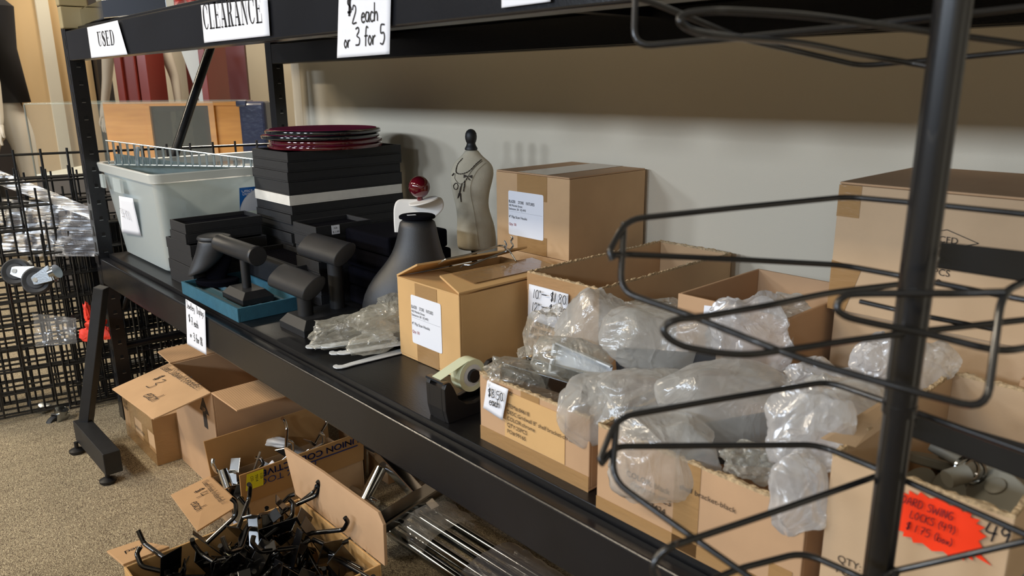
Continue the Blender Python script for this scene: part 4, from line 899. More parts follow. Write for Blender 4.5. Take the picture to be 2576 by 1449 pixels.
# ---- cartons
def carton(name, label, x0, x1, y0, y1, z0, z1, m=KR, rz=0, open_=False, torn=False, t=.0045, cat='box', group=None, low=None, inner=None):
    c = V(((x0+x1)/2, (y0+y1)/2, z0)); o = thing(name, label, cat, c, group=group); M = Matrix.Translation(c) @ Matrix.Rotation(rz, 4, 'Z') @ Matrix.Translation(-c)
    mb = MB()
    if not open_: mb.box(x0, x1, y0, y1, z0+.0005, z1, M=M)
    else:
        mb.box(x0, x1, y0, y1, z0+.0005, z0+t, M=M)
        mb.box(x0, x1, y0, y0+t, z0+t, z1, m, M=M).box(x0, x1, y1-t, y1, z0+t, z1, m, M=M).box(x0, x0+t, y0+t, y1-t, z0+t, z1, m, M=M).box(x1-t, x1, y0+t, y1-t, z0+t, z1, m, M=M)
    b = mb.build('box_body', m, o, bevel=.0012); b.matrix_parent_inverse = o.matrix_basis.inverted()
    if torn:
        e = MB(); rr = random.Random(int(abs(x0*1000)))
        for (ax, ay, bx_, by) in ((x0, y0, x1, y0), (x1, y0, x1, y1), (x1, y1, x0, y1), (x0, y1, x0, y0)):
            a, b_ = V((ax, ay, z1)), V((bx_, by, z1)); n = int((b_-a).length/.004); d = (b_-a).normalized(); s = V((-d.y, d.x, 0))*t
            up = []; 
            for i in range(n+1):
                p = a+(b_-a)*i/n; up.append(p+V((0, 0, .0015+abs(noise.noise(p*60))*torn+rr.uniform(0, .0012))))
            vs = [M @ w for i, p in enumerate(up) for w in (V((p.x, p.y, z1-.001)), p+V((0, 0, rr.uniform(-.001, .001))), p+s+V((0, 0, rr.uniform(-.002, .001))), V((p.x, p.y, z1-.001))+s)]
            e.add(vs, [(4*i+j, 4*i+4+j, 4*i+4+(j+1) % 4, 4*i+(j+1) % 4) for i in range(n) for j in range(4)])
        e.build('torn_edge', KRE, o)
    return o
def tape(par, pts, n, m=TAPEC, t=.0003, name='packing_tape'):
    return MB().slab([V(p)+V(n)*.0004 for p in pts], n, t).build(name, m, par)
def FY(x0, x1, z0, z1, y): return [(x0, y, z0), (x1, y, z0), (x1, y, z1), (x0, y, z1)]
ny = (0, -1, 0)
def hook_label(par, x0, x1, z0, z1, y, M=None):
    r = .004; pts = rrect(x0, x1, z0, z1, 0, r, 3); mb = MB().slab([V((p.x, y-.0006, p.y)) for p in pts], (0, -1, 0), .0003); mb.build('address_label', PAPER, par)
    w = x1-x0; h = z1-z0; yy = y-.0012; a = lambda u, v: V((x0+u*w, yy, z0+v*h))
    for k, (t_, u) in enumerate((('BLAZER', .02), ('STORE', .29), ('FIXTURES', .52))): printed(par, t_, a(u, .73), X1, Z1, .068*h, INK, .62*w/.1)
    printed(par, '442 Melville Street', a(.02, .65), X1, Z1, .05*h, INK, .85); printed(par, 'Saskatoon, SK  S7J 4M2', a(.02, .575), X1, Z1, .05*h, INK, .85)
    MB().box(x0+.03*w, x0+.97*w, yy-.0001, yy, z0+.535*h, z0+.538*h).build('rule', PENCIL, par)
    printed(par, '4" Flip Scan Hooks', a(.02, .39), X1, Z1, .06*h, INK, .95); printed(par, 'Qty: 50', a(.02, .22), X1, Z1, .06*h, INKR, .95)
def flaps_box1():
    x0, x1, y0, y1, z0, z1 = -1.186, -.998, .782, 1.045, DECK, .716
    o = carton('hook_carton', 'opened kraft carton labelled flip scan hooks, with a wire hook lying on top', x0, x1, y0, y1, z0, z1, KRG, open_=True)
    t = .004; MB().slab([(x0, y0, z1), (x1, y0, z1), (x1-.012, y0+.09, z1-.001), (x0+.012, y0+.09, z1-.001)], Z1, t*.7).build('inner_flap', KRG, o)
    a = V((x0, y0, z1+.003)); MB().slab([(x0, y0, z1+.002), (x0, y1, z1+.002), (x0+.082, y1, z1+.030), (x0+.068, y0, z1+.034)], V((-.3, 0, 1)), t).build('left_flap', KRG, o, bevel=.0008)
    MB().slab([(x1, y0, z1+.003), (x1, y1, z1+.003), (x1-.088, y1, z1+.010), (x1-.094, y0+.03, z1+.012)], V((.1, 0, 1)), t).build('right_flap', KRG, o, bevel=.0008)
    tape(o, [(x1-.085, y0+.05, z1+.0165), (x1-.02, y0+.05, z1+.0105), (x1-.02, y1-.01, z1+.0095), (x1-.082, y1-.01, z1+.0150)], V((.08, 0, 1)).normalized())
    MB().box(x0+.03, x1-.05, y0+.09, y1-.02, z0+.01, z1-.03).build('carton_inner_board', KR, o)  # plain kraft block inside the carton, below the flaps
    tape(o, FY(x0+.058, x0+.125, z1-.038, z1, y0), ny); tape(o, FY(x0+.058, x0+.125, z0+.002, z0+.038, y0), ny)
    hook_label(o, x0+.044, x0+.136, .598, .692, y0)
flaps_box1()
x0, x1, y0, y1, z0, z1 = -1.266, -1.045, 1.105, 1.345, .7165, .884
o = carton('hook_carton', 'closed kraft carton labelled flip scan hooks, standing high against the wall', x0, x1, y0, y1, z0, z1, KR)
tape(o, FY(x0+.068, x0+.158, z1-.052, z1, y0), ny); tape(o, FY(x0+.068, x0+.158, z0+.001, z0+.04, y0), ny)
MB().slab([(x0+.001, y0, z1+.0005), (x1-.001, y0, z1+.0005), (x1-.001, y1, z1+.0005), (x0+.001, y1, z1+.0005)], Z1, .003).build('top_flaps', KRP, o, bevel=.001)
tape(o, [(x0+.068, y0, z1+.0035), (x0+.158, y0, z1+.0035), (x0+.158, y1, z1+.0035), (x0+.068, y1, z1+.0035)], (0, 0, 1))
hook_label(o, x0+.040, x0+.148, .750, .846, y0)
carton('support_carton', 'plain kraft carton on which the high closed carton stands', x0+.0, x1+.0, y0+.0, y1, DECK, .7160, KR)
# wire hook on the carton
wk = thing('scan_hook', 'steel double wire hook lying on the opened kraft carton', 'hook', (-1.12, .92, .74))
def P3(px, py, z): return U(px, py, z=z)
MB().tube(bend([P3(1103, 663, .745), P3(1122, 652, .756), P3(1180, 640, .754), P3(1255, 618, .757), P3(1268, 618, .757), P3(1276, 632, .750), P3(1268, 634, .747)], .004), .0018, 8).build('upper_wire', STEEL, wk, smooth_=True)
MB().tube(bend([P3(1158, 672, .733), P3(1165, 666, .736), P3(1185, 667, .736), P3(1225, 650, .742), P3(1284, 628, .750), P3(1292, 618, .756), P3(1284, 607, .765), P3(1291, 600, .769), P3(1286, 595, .772)], .004), .0018, 8).tube(bend([P3(1269, 606, .766), P3(1275, 616, .760), P3(1270, 626, .756), P3(1283, 633, .748), P3(1298, 657, .733)], .004), .0016, 8).build('lower_wire', STEEL, wk, smooth_=True)
# tape dispenser
td = thing('tape_dispenser', 'black desk tape dispenser with a roll of cloudy tape on the shelf', 'tape dispenser', (-.895, .72, DECK))
def extr(prof, xa, xb, name, m, par, **k):
    n = len(prof); mb = MB(); mb.add([(xa, y, z) for y, z in prof]+[(xb, y, z) for y, z in prof], [tuple(range(n))[::-1], tuple(range(n, 2*n))]+[(i, (i+1) % n, n+(i+1) % n, n+i) for i in range(n)])
    return mb.build(name, m, par, **k)
Rz = lambda pr: [(.650+y, DECK+z) for y, z in pr]
s_in = [(.006, .0), (.001, .022), (0, .058), (.004, .066), (.012, .066), (.018, .056), (.028, .034), (.042, .023), (.060, .020), (.080, .024), (.098, .036), (.112, .052), (.124, .062), (.142, .064), (.152, .058), (.156, .03), (.154, 0)]
extr(Rz(s_in), -.919, -.910, 'side_shell', BLKP, td, bevel=.001); extr(Rz(s_in), -.880, -.871, 'side_shell', BLKP, td, bevel=.001)
extr(Rz([(.006, 0), (.001, .022), (0, .058), (.010, .058), (.024, .03), (.04, .012), (.1, .012), (.11, .02), (.154, .02), (.154, 0)]), -.910, -.880, 'weighted_core', BLKP, td)
extr(Rz([(.124, .050), (.128, .058), (.142, .060), (.150, .055), (.152, .03), (.146, .03), (.142, .05)]), -.910, -.880, 'rear_bridge', BLKP, td, bevel=.001)
extr(Rz([(-.002, .066), (-.001, .069), (.010, .069), (.010, .066)]), -.917, -.873, 'cutter', CHRD, td)
Mr = Matrix.Rotation(math.radians(90), 3, 'Y')
MB().lathe([(.0185, -.0115), (.0265, -.0115), (.027, -.010), (.027, .010), (.0265, .0115), (.0185, .0115), (.0185, -.0115)], (-.895, .716, DECK+.060), 56, M=Mr).build('tape_roll', TAPE, td, smooth_=True)
MB().lathe([(.011, -.0115), (.0185, -.011), (.0185, .011), (.011, .0115), (.011, -.0115)], (-.895, .716, DECK+.060), 40, M=Mr).build('roll_core', WHT, td, smooth_=True)
MB().tube([(-.912, .716, DECK+.060), (-.878, .716, DECK+.060)], .0105, 24).build('hub', BLKP, td, smooth_=True)
MB().slab([(-.906, .653, DECK+.0695), (-.884, .653, DECK+.0695), (-.884, .708, DECK+.0860), (-.906, .708, DECK+.0860)], Z1, .0003).build('tape_strip', TAPE, td)
# white shelf arms with bags
def arm(label, x, y0, L, z, rz=0):
    t = thing('white_bracket_arm', label, 'bracket', (x, y0, z), group='white bracket arms by the kraft carton'); pr = smooth([V(p+(0,)) for p in ((0, 0), (.002, -.006), (.008, -.004), (.009, .006), (.018, .010))], 3)
    pts = [(0, 0), (-.004, .003), (-.006, .010), (-.004, .018), (.004, .023), (.014, .024), (.03, .023), (L, .030), (L, .006), (.03, .008), (.012, .010), (.006, .006), (.005, .0)]
    M = Matrix.Translation((x, y0, z)) @ Matrix.Rotation(rz, 4, 'Z')
    MB().slab([M @ V((v-.012, u, 0)) for u, v in pts], Z1, .0022).build('plate', WHT, t, bevel=.0006)
arm('white metal bracket arm lying bare nearest the shelf edge', -1.202, .652, .16, DECK+.002, -.03)
for i in range(5):
    arm('white bracket arm, %s of those poking out of the clear bag' % ('first', 'second', 'third', 'fourth', 'fifth')[i], -1.325+.024*i, .660+.004*i, .16, DECK+.004+.0028*((i*2) % 5)+.004, -.35+.03*i)
for i, (x, y, z, d, s, rz, lab, mt, gp) in enumerate((
    (-1.275, .745, DECK+.040, (.040, .085, .032), .30, -.25, 'clear bag over the white bracket arms, left of the kraft carton', BAGC, None),
    (-1.235, .80, DECK+.062, (.036, .085, .026), .28, -.1, 'clear crumpled bag lying on top of the bagged bracket arms', BAGC, None),
    (-1.215, .740, DECK+.028, (.022, .045, .018), .35, -.2, 'small crumpled clear bag tucked against the kraft carton', BAGC, None),
    (-1.26, .86, DECK+.075, (.045, .075, .022), .2, .1, 'flat clear bag at the back of the bagged bracket arms', BAGC, None))):
    tag(blob((x, y, z), d, rz, 50+i, s, 2.3, 5, flat=DECK+.002).build('clear_bag', mt, smooth_=True), lab, 'bag')
tag(MB().box(-1.29, -1.20, .80, .92, DECK+.002, DECK+.05).build('bracket_bundle', mat('bagged_metal', '8B8378', .4, .3), bevel=.006), 'dull metal bracket bundle inside the clear bags beside the kraft carton', 'bracket')
# velvet pads behind the stands
for i in range(4):
    t = tag(MB().box(-1.585, -1.40, .905, 1.10-.01*i, DECK+.046*i+.001, DECK+.046*i+.044, M=Matrix.Translation((0, 0, 0))).build('velvet_pad', BLKV, bevel=.006), 'black velvet display pad, %s of the pile behind the watch stand' % ('bottom', 'second', 'third', 'top')[i], 'display pad', 'black velvet pads')
# ================================================================ right half of the lower shelf
def lines(par, rows, x, z, y, m=INKG, sx=.95, rt=X1, dz=None):
    for i, (t, h, dx) in enumerate(rows): printed(par, t, V((x+dx, y, z-(dz or h*1.55)*i)), rt, Z1, h, m, sx)
# ten inch carton
o = carton('open_carton', 'open kraft carton with torn rim and a price sheet starting 10 inch $1.80', -.982, -.808, .929, 1.325, DECK, .737, KR, open_=True, torn=.004)
tape(o, FY(-.982, -.808, .705, .737, .929), ny, mat('clear_packing_tape', 'CBA478', .1, coat=1, bump=1, bscale=45, alpha=.55, stretch=(1, 1, 3)))
lines(o, [('COLOR: WHITE', .0085, 0), ('QTY: 100PCS', .0085, 0), ('PO#: 89340', .0085, 0)], -.977, .641, .9282, INKG, .9)
q = [U(1328, 800, y=.922), U(1331, 714, y=.924), U(1430, 740, y=.924), U(1428, 838, y=.920)]
pp = tag(sheet(q, 8, 8, .0005, 16, 6, n=(0, -1, 0)).build('price_sheet', PAPER, smooth_=True, solid=.0003), 'white handwritten price sheet reading 10" - $1.80 and 12" - $3 on the torn carton', 'paper sign')
rt = V((1, 0, .02))
handwrite(pp, '10"', U(1341, 749, y=.9185), rt, Z1, .0165); handwrite(pp, '-', U(1361, 751, y=.9185), rt, Z1, .020); handwrite(pp, '$1.80', U(1384, 757, y=.9185), rt, Z1, .0165)
handwrite(pp, '12"', U(1338, 781, y=.9185), rt, Z1, .0165); handwrite(pp, '-', U(1361, 782, y=.9185), rt, Z1, .020); handwrite(pp, '$3.20', U(1380, 788, y=.9185), rt, Z1, .0165)
tag(MB().box(-.86, -.84, 1.23, 1.245, DECK+.01, .712).box(-.868, -.852, 1.225, 1.25, .700, .718).build('black_fitting', BLKP, bevel=.002), 'black plastic fitting sticking up inside the torn ten inch carton', 'fitting')
# middle open carton
o = carton('open_carton', 'clean open kraft carton with smooth rim left of the big carton', -.632, -.458, .90, 1.12, DECK, .772, KRP, open_=True)
pp = tag(MB().slab([U(1772, 768, y=.893), U(1800, 771, y=.893), U(1850, 778, y=.893), U(1850, 830, y=.893), U(1768, 812, y=.893)], (0, -1, 0), .0004).build('price_sheet', PAPER), 'white sheet with a handwritten letter G on the smooth open carton', 'paper sign')
handwrite(pp, 'Gon', U(1783, 798, y=.8915), X1, Z1, .016)
# big carton and the one below it
MBg = lambda: None
o = carton('large_carton', 'large tan carton printed KCFD in a diamond, upper right against the wall', -.456, .16, 1.0, 1.27, .7665, .937, KRL)
MB().slab([(-.456, 1.0, .9375), (.16, 1.0, .9375), (.16, 1.26, .9375), (-.456, 1.26, .9375)], Z1, .003).build('top_flaps', KRP, o, bevel=.001)
kx0 = U(2364, 604, y=1.0); KX = (kx0.x+.010)
pr = MB()
dia = [V((-.319+u, .9992, .8825+w)) for u, w in ((-.036, 0), (0, .0118), (.036, 0), (0, -.0118), (-.036, 0))]
for a, b in zip(dia, dia[1:]):
    d = (b-a).normalized(); s = V((-d.z, 0, d.x))*.0005; pr.add([a+s, b+s, b-s, a-s], [(0, 1, 2, 3)])
pr.build('diamond_mark', INKG, o); printed(o, 'KCFD', V((-.3345, .9992, .8785)), X1, Z1, .0080, INKG, 1.05)
printed(o, 'QTY:12PCS', V((-.366, .9992, .8375)), X1, Z1, .0085, INKG, 1.0); printed(o, 'NO: 12', V((-.353, .9992, .8245)), X1, Z1, .0085, INKG, 1.0)
tape(o, FY(-.456, -.426, .895, .937, 1.0), ny); tape(o, [(-.456, 1.0, .767), (-.432, 1.0, .767), (-.415, 1.0, .828), (-.456, 1.0, .835)], ny)
o = carton('large_carton', 'tan carton underneath the big KCFD carton', -.448, .16, 1.005, 1.27, DECK, .7660, KRL)
o = carton('side_carton', 'creased kraft carton at the right edge behind the swing locks', -.208, .12, .985, .9985, DECK, .752, KRP) if False else carton('side_carton', 'creased kraft carton at the right edge behind the swing locks', -.205, .12, .935, .998, DECK, .752, KRP)
for z in (.64, .70): MB().slab([(-.205, .9349, z), (.12, .9349, z-.01), (.12, .9349, z-.0115), (-.205, .9349, z-.0015)], ny, .0006).build('crease', KRG, o)
# $3.50 carton
o = carton('bracket_carton', 'taped kraft carton with $3.50 each note in front, printed shelf bracket-chrome', -.800, -.586, .661, .86, DECK, .664, KRP, open_=True, torn=.002)
tape(o, FY(-.800, -.586, DECK, DECK+.022, .661), ny); tape(o, FY(-.712, -.676, .600, .664, .661), ny)
MB().slab(FY(-.745, -.628, .585, .655, .6606), ny, .0006).build('pasted_card', KRG, o)
lines(o, [('ITEM#:84618', .0062, 0), ('DESC:Gridwall 8" shelf bracket-chrome', .0062, 0), ('COLOR:chrome', .0062, 0), ('QTY:25PCS', .0062, 0), ('PO#:99165', .0062, 0)], -.739, .6325, .6592, INKG, .98, dz=.0098, rt=V((1, 0, 0)))
handwrite(o, 'ch', V((-.7345, .6592, .652)), X1, Z1, .008)
q = [U(1216, 1026, y=.655), U(1226, 957, y=.655), U(1279, 979, y=.655), U(1264, 1057, y=.653)]
pp = tag(sheet(q, 8, 8, .0005, 16, 2, n=(0, -1, 0)).build('price_note', PAPER, smooth_=True, solid=.0003), 'small white note reading $3.50 each on the taped carton', 'paper sign')
handwrite(pp, '$3.50', U(1228, 996, y=.6515), V((1, 0, .05)), V((-.05, 0, 1)), .0125, INK, .11); handwrite(pp, 'each', U(1231, 1017, y=.6515), V((1, 0, .05)), V((-.05, 0, 1)), .0125, INK, .11)
# black bracket carton
o = carton('bracket_carton', 'kraft carton printed 25 PCS shelf bracket-black, bags spilling over its front', -.556, -.292, .642, .86, DECK, .672, KRP, open_=True, torn=.003)
tape(o, FY(-.556, -.292, DECK, DECK+.017, .642), ny); tape(o, FY(-.443, -.410, DECK+.001, .672, .642), ny); tape(o, FY(-.325, -.300, DECK, DECK+.04, .642), ny)
lines(o, [('COLOR: black', .0075, -.012), ('QTY: 25 PCS', .0078, -.006), ('PO#:87424', .0078, -.004)], -.498, .6245, .6412, INKG, 1.0, dz=.0135)
printed(o, 'shelf bracket-black', V((-.436, .6412, .6385)), X1, Z1, .0062, INKG, 1.1)
# swing lock carton
o = carton('lock_carton', 'tall kraft carton with torn rim, orange starburst card and 49 written on it', -.270, -.126, .632, .925, DECK, .7445, KRL, open_=True, torn=.004)
MB().slab([(-.2655, .66, .745), (-.2655, .80, .745), (-.28, .79, .756), (-.286, .64, .752)], X1, .004).build('left_flap', KRL, o)
handwrite(o, '49', U(2474, 1352, y=.6315), V((1, 0, 0)), Z1, .0145, INK, .10)
printed(o, 'QTY:  1', U(2106, 1410, y=.6315), X1, Z1, .0075, INKG, .95); printed(o, 'PO#:', U(2102, 1437, y=.6315), X1, Z1, .0075, INKG, .95)
MB().slab(FY(-.262, -.23, .60, .62, .632), ny, .0004).build('print_patch', KRP, o)
cS = (U(2355, 1320, y=.630)); stp = MB(); pts = []
for i in range(44):
    a = 2*math.pi*i/44; r = (1.0 if i % 2 else .86)*(1.25 if i == 41 else 1); ca, sa = math.cos(a), math.sin(a)
    pts.append(cS+V((.0365*r*math.copysign(abs(ca)**.7, ca), 0, .0245*r*math.copysign(abs(sa)**.7, sa)-.0 if True else 0)))
so = tag(stp.slab(pts, ny, .0005).build('starburst_card', STAR), 'fluorescent orange starburst price card on the tall carton', 'price card')
DI = mat('dark_red_pen', '6A1420', .8)
handwrite(so, '.BOARD SWING', cS+V((-.034, -.002, .010)), X1, Z1, .0072, DI, .11); handwrite(so, 'LOCKS (49)', cS+V((-.020, -.002, -.001)), X1, Z1, .0070, DI, .11); handwrite(so, '$ 1.75 (box)', cS+V((-.022, -.002, -.0125)), X1, Z1, .0070, DI, .11)
# swing locks in the carton
def lock(c, R, label):
    t = thing('swing_lock', label, 'lock', c, group='grey swing locks in the tall carton'); pts = []
    for i in range(40):
        a = 2*math.pi*i/40; r = .026 if math.cos(a) < 0 else .026-.010*math.cos(a)
        pts.append((r*math.cos(a)*(1 if math.cos(a) < 0 else 2.6), r*math.sin(a)*(1 if math.cos(a) < 0 else .75)))
    MB().slab([R @ V((x, y, 0)) + V(c) for x, y in pts], R @ V((0, 0, 1)), .010).build('plate', LOCK, t, bevel=.002, bseg=3)
    MB().lathe([(.001, .010), (.009, .010), (.0092, .0125), (.008, .0135), (.001, .0135)], c, 24, M=R).build('rivet', LOCK, t, smooth_=True)
    MB().tube([V(c)+R @ V((-.05, .02, .002)), V(c)+R @ V((-.022, .012, .002))], .0075, 18).build('barrel', LOCK, t, smooth_=True)
rr = random.Random(6)
lock((-.165, .755, .700), Matrix.Rotation(.55, 3, 'X') @ Matrix.Rotation(-.35, 3, 'Y') @ Matrix.Rotation(-.5, 3, 'Z'), 'large grey swing lock plate on top of the locks in the tall carton')
lock((-.192, .80, .688), Matrix.Rotation(.3, 3, 'Y') @ Matrix.Rotation(.3, 3, 'Z'), 'grey swing lock lying left behind the top one')
for i in range(12):
    c = (-.235+.03*(i % 4)+rr.uniform(-.004, .004), .68+.07*(i//4)+rr.uniform(-.01, .01), .655+.004*(i % 3)+.006*(i//4))
    lock(c, Matrix.Rotation(rr.uniform(-.5, .5), 3, 'X') @ Matrix.Rotation(rr.uniform(0, 6), 3, 'Z'), 'grey swing lock buried among the others in the tall carton')
tag(MB().tube([U(2382, 1205, z=.712), U(2432, 1190, z=.716)], .0085, 20).build('lock_cylinder', LOCK, smooth_=True), 'grey lock cylinder lying at the left of the swing locks', 'lock')
cy = U(2432, 1180, z=.715); ring = MB()
for k in (0, .006): ring.tube([cy+V((k, 0, 0))+CU*(.011*math.sin(a*math.pi/8))+CR*(.011*math.cos(a*math.pi/8)) for a in range(16)], .0018, 6, closed=True)
tag(ring.build('lock_spring', CHRD, smooth_=True), 'shiny spring rings behind the grey lock cylinder', 'spring')
# brackets in bags
DB = mat('black_bracket_paint', '202226', .4)
def bracket(label, a, b, h0, h1, m=DB, th=.003, n=EF):
    t = thing('shelf_bracket', label, 'bracket', a); a, b = V(a), V(b); d = (b-a)
    MB().slab([a+Z1*h0, a-Z1*h0*.9, a-Z1*h0*.9+d*.12, b-Z1*h1, b+Z1*h1], n, th).build('blade', m, t, bevel=.0006)
    MB().slab([a+Z1*h0*1.15, a-Z1*h0*1.3, a-Z1*h0*1.3-d*.03, a-Z1*h0*.1-d*.05, a+Z1*h0*1.15-d*.03], n, th*1.4).build('hook_end', m, t, bevel=.0006)
bracket('black shelf bracket seen through the milky bag above the note carton', U(1560, 905, y=.80), U(1800, 912, y=.80), .018, .011)
bracket('black shelf bracket inside the large milky bag over the black bracket carton', U(1700, 1125, y=.74), U(1990, 1060, y=.76), .026, .016)
bracket('black shelf bracket sticking out of the bag at the left of the black bracket carton', U(1518, 1050, y=.69), U(1700, 1030, y=.72), .010, .007)
bracket('grey bagged bracket lying across the black bracket carton', U(1800, 1148, y=.72), U(2080, 1165, y=.72), .011, .010, mat('greyed_bracket', '3A3F42', .35))
bracket('small black bracket end under the round milky bag', U(1708, 1160, y=.66), U(1775, 1142, y=.67), .004, .002)
bracket('bright chrome bracket bagged in the note carton', V((-.79, .70, .662)), V((-.66, .72, .660)), .010, .010, CHRD); bracket('chrome bracket behind the first one in the note carton', V((-.78, .74, .664)), V((-.64, .76, .662)), .010, .010, CHRD)
wb = thing('white_shelf_bracket', 'white channel bracket in a bag resting on the note carton', 'bracket', U(1400, 900, y=.76))
a, b = U(1398, 897, y=.76), U(1535, 958, y=.79); dd = (b-a).normalized(); u_ = Z1*.5+Y1*.2
mb = MB(); up_ = (V((0, .25, 1))).normalized(); nn = dd.cross(up_).normalized()
mb.slab([a+up_*.020, b+up_*.020, b-up_*.022, a-up_*.022], nn*-1, .003)
mb.slab([a+up_*.020, b+up_*.020, b+up_*.020+nn*.014, a+up_*.020+nn*.014], up_, .003); mb.slab([a-up_*.022, b-up_*.022, b-up_*.022+nn*.014, a-up_*.022+nn*.014], up_*-1, .003)
mb.slab([a+up_*.020, a+up_*.020+nn*.014, a+up_*.002+nn*.014, a+up_*.002], dd*-1, .004).slab([a-up_*.004, a-up_*.004+nn*.012, a-up_*.026+nn*.012, a-up_*.026], dd*-1, .004)
mb.build('channel', WHT, wb, bevel=.0008)
# film bags
YAW = math.radians(47.78)
def bagpx(label, px, py, y, hx, hy, dp, m, seed, s=.28, f=2.3, tilt=0, rz=0, flat=None, neck=None, name='plastic_bag'):
    c = U(px, py, y=y); d = (c-CAM).dot(CF)/F*1.12
    return tag(blob(c, (hx*d, dp, hy*d), YAW+rz, seed, s, f, 5, tilt=tilt, flat=flat, neck=neck).build(name, m, smooth_=True), label, 'bag')
bagpx('clear bag standing upright at the left end of the bags, over the note carton', 1376, 862, .83, 44, 78, .035, BAGC, 1, .3, 2.2)
bagpx('small clear bag end by the tape dispenser corner of the note carton', 1322, 893, .80, 18, 16, .02, BAGC, 2)
bagpx('milky bag with the highest peak, in front of the torn ten inch carton', 1490, 845, .83, 75, 98, .04, BAG, 3, .22, 1.8, tilt=.5)
bagpx('milky bag holding a black bracket above the note carton', 1655, 860, .80, 128, 78, .045, BAG, 4, .2, 1.7, tilt=.15)
bagpx('clear bag around the white bracket', 1440, 915, .77, 85, 58, .035, BAGC, 5, .25, 2, tilt=.35)
bagpx('round-mouthed milky bag overhanging the corner of the note carton', 1490, 1035, .69, 72, 76, .04, BAG, 6, .22, 2)
bagpx('milky bag across the gap between the two bracket cartons', 1620, 1000, .73, 120, 60, .045, BAG, 7, .22, 2)
bagpx('largest milky bag, draped over the black bracket carton', 1850, 1035, .76, 165, 105, .05, BAG, 8, .18, 1.6, tilt=.18)
bagpx('round milky bag bulging over the front of the black bracket carton', 1665, 1155, .645, 122, 92, .035, BAG, 9, .22, 2)
bagpx('crinkled whitish bag in front of the smooth open carton', 1880, 850, .87, 88, 92, .035, BAGW, 10, .3, 2.6)
bagpx('small clear bag peeping out behind the milky bags by the torn carton', 1640, 790, .90, 58, 32, .02, BAGC, 11, .35, 2.5)
bagpx('small milky bag inside the smooth open carton', 1985, 775, .98, 42, 26, .03, BAG, 12, .35, 2.5)
bagpx('whitish bag hump below the smooth open carton', 2062, 965, .84, 66, 46, .03, BAGW, 13, .35, 2.4)
bagpx('milky bag lying against the tall carton, behind its left flap', 2120, 1020, .79, 95, 62, .03, BAG, 14, .3, 2.2)
bagpx('upright whitish bag just left of the black rack pole', 2215, 905, .88, 46, 62, .02, BAGW, 15, .3, 2.4, tilt=.5)
bagpx('milky bag seen right of the black rack pole', 2325, 925, .90, 62, 58, .02, BAG, 16, .3, 2.2)
bagpx('whitish bag draped over the black bracket carton, its looped top', 2035, 1080, .665, 88, 95, .022, BAGW, 17, .3, 2.2, tilt=.2)
bagpx('whitish bag tail hanging down between the bracket carton and the tall carton', 2010, 1240, .622, 66, 95, .016, BAGW, 18, .28, 2.0, tilt=-.1)
bagpx('clear crumpled film lying over the chrome brackets in the note carton', 1335, 960, .72, 100, 36, .04, BAGC, 19, .3, 2.4, tilt=.3)
bagpx('clear twisted film between the round bag and the hanging tail', 1900, 1160, .68, 60, 40, .02, BAGC, 20, .35, 2.6)
for i, (a, b, k) in enumerate(((1452, 750, 0), (1600, 805, 1), (1735, 850, 2))): pass
# ================================================================ under the shelf
o = carton('taped_carton', 'old tape-covered carton on the carpet under the slatwall flap', -2.475, -2.192, .590, .88, 0, .148, KR)
for i, q in enumerate((FY(-2.475, -2.192, .100, .148, .59), FY(-2.475, -2.192, 0.001, .04, .59), FY(-2.42, -2.37, .04, .1, .59), FY(-2.30, -2.25, .04, .1, .59))): tape(o, q, ny)
tape(o, [(-2.192, .59, .001), (-2.192, .655, .001), (-2.192, .655, .148), (-2.192, .59, .148)], X1)
for i, t in enumerate(('No. 33', 'C/NO')): printed(o, t, V((-2.462, .5885, .118-.02*i)), X1, Z1, .011, INKG, .9)
printed(o, 'MADE IN CHINA', V((-2.37, .5885, .065)), X1, Z1, .010, INKG, .9)
bl = thing('blue_insert', 'dark folded sheet inside the taped carton edge', 'sheet', (-2.22, .62, .149)) if False else None
# big open carton with writing on its flap
x0, x1, y0, y1, z1 = -2.180, -1.880, .656, .956, .303
o = carton('slatwall_carton', 'big open carton with flap reading Used Slatwall Brackets $3 each', x0, x1, y0, y1, 0, z1, KRP, open_=True)
t = .004; a, b = V((x0, y0, z1)), V((x1, y0, z1)); c, d = U(387, 1057, y=.512), U(283, 981, y=.502)
nf = (b-a).cross(d-a).normalized(); nf = nf if nf.z > 0 else -nf
fl = MB().slab([a, b, c, d], nf, t).build('front_flap', KRX, o, bevel=.0008); fl['label'] = 'flap with pen writing Used Slatwall Brackets $3 each'
rt = (b-a).normalized(); upv = ((a+b)/2-(c+d)/2).normalized(); fo = lambda u, v: d+(c-d)*u+(a-d)*v+nf*t
handwrite(o, 'Used Slatwall Brackets', fo(.04, .80), (c-d), upv, .0262, INK, .075, off=.0028); handwrite(o, '$', fo(.22, .55), (c-d), upv, .026, INK, .09, off=.0028); handwrite(o, '3', fo(.30, .36), (c-d), upv, .048, INK, .05, off=.0028); handwrite(o, 'each', fo(.48, .20), (c-d), upv, .036, INK, .065, off=.0028)
e1, e2 = V((x1, y0, z1)), V((x1, y1, z1)); f1 = U(617, 1076, x=x1+.145); f2 = V((x1+.145, y1, f1.z))
f1 = V((x1+.128, y0+.012, z1-.012)); f2 = V((x1+.13, y1, z1-.010))
MB().slab([e1, e2, f2, f1], Z1, t).build('right_flap', KRY, o, bevel=.0008)
MB().slab([(x0, y0, z1), (x0, y1, z1), (x0-.145, y1, z1-.006), (x0-.150, y0+.04, z1-.004), (x0-.135, y0+.01, z1-.004)], Z1, t).build('left_flap', KRY, o, bevel=.0008)
MB().slab([(x0, y1, z1), (x1, y1, z1), (x1, y1+.12, z1-.03), (x0, y1+.12, z1-.03)], Z1, t).build('back_flap', KRX, o)
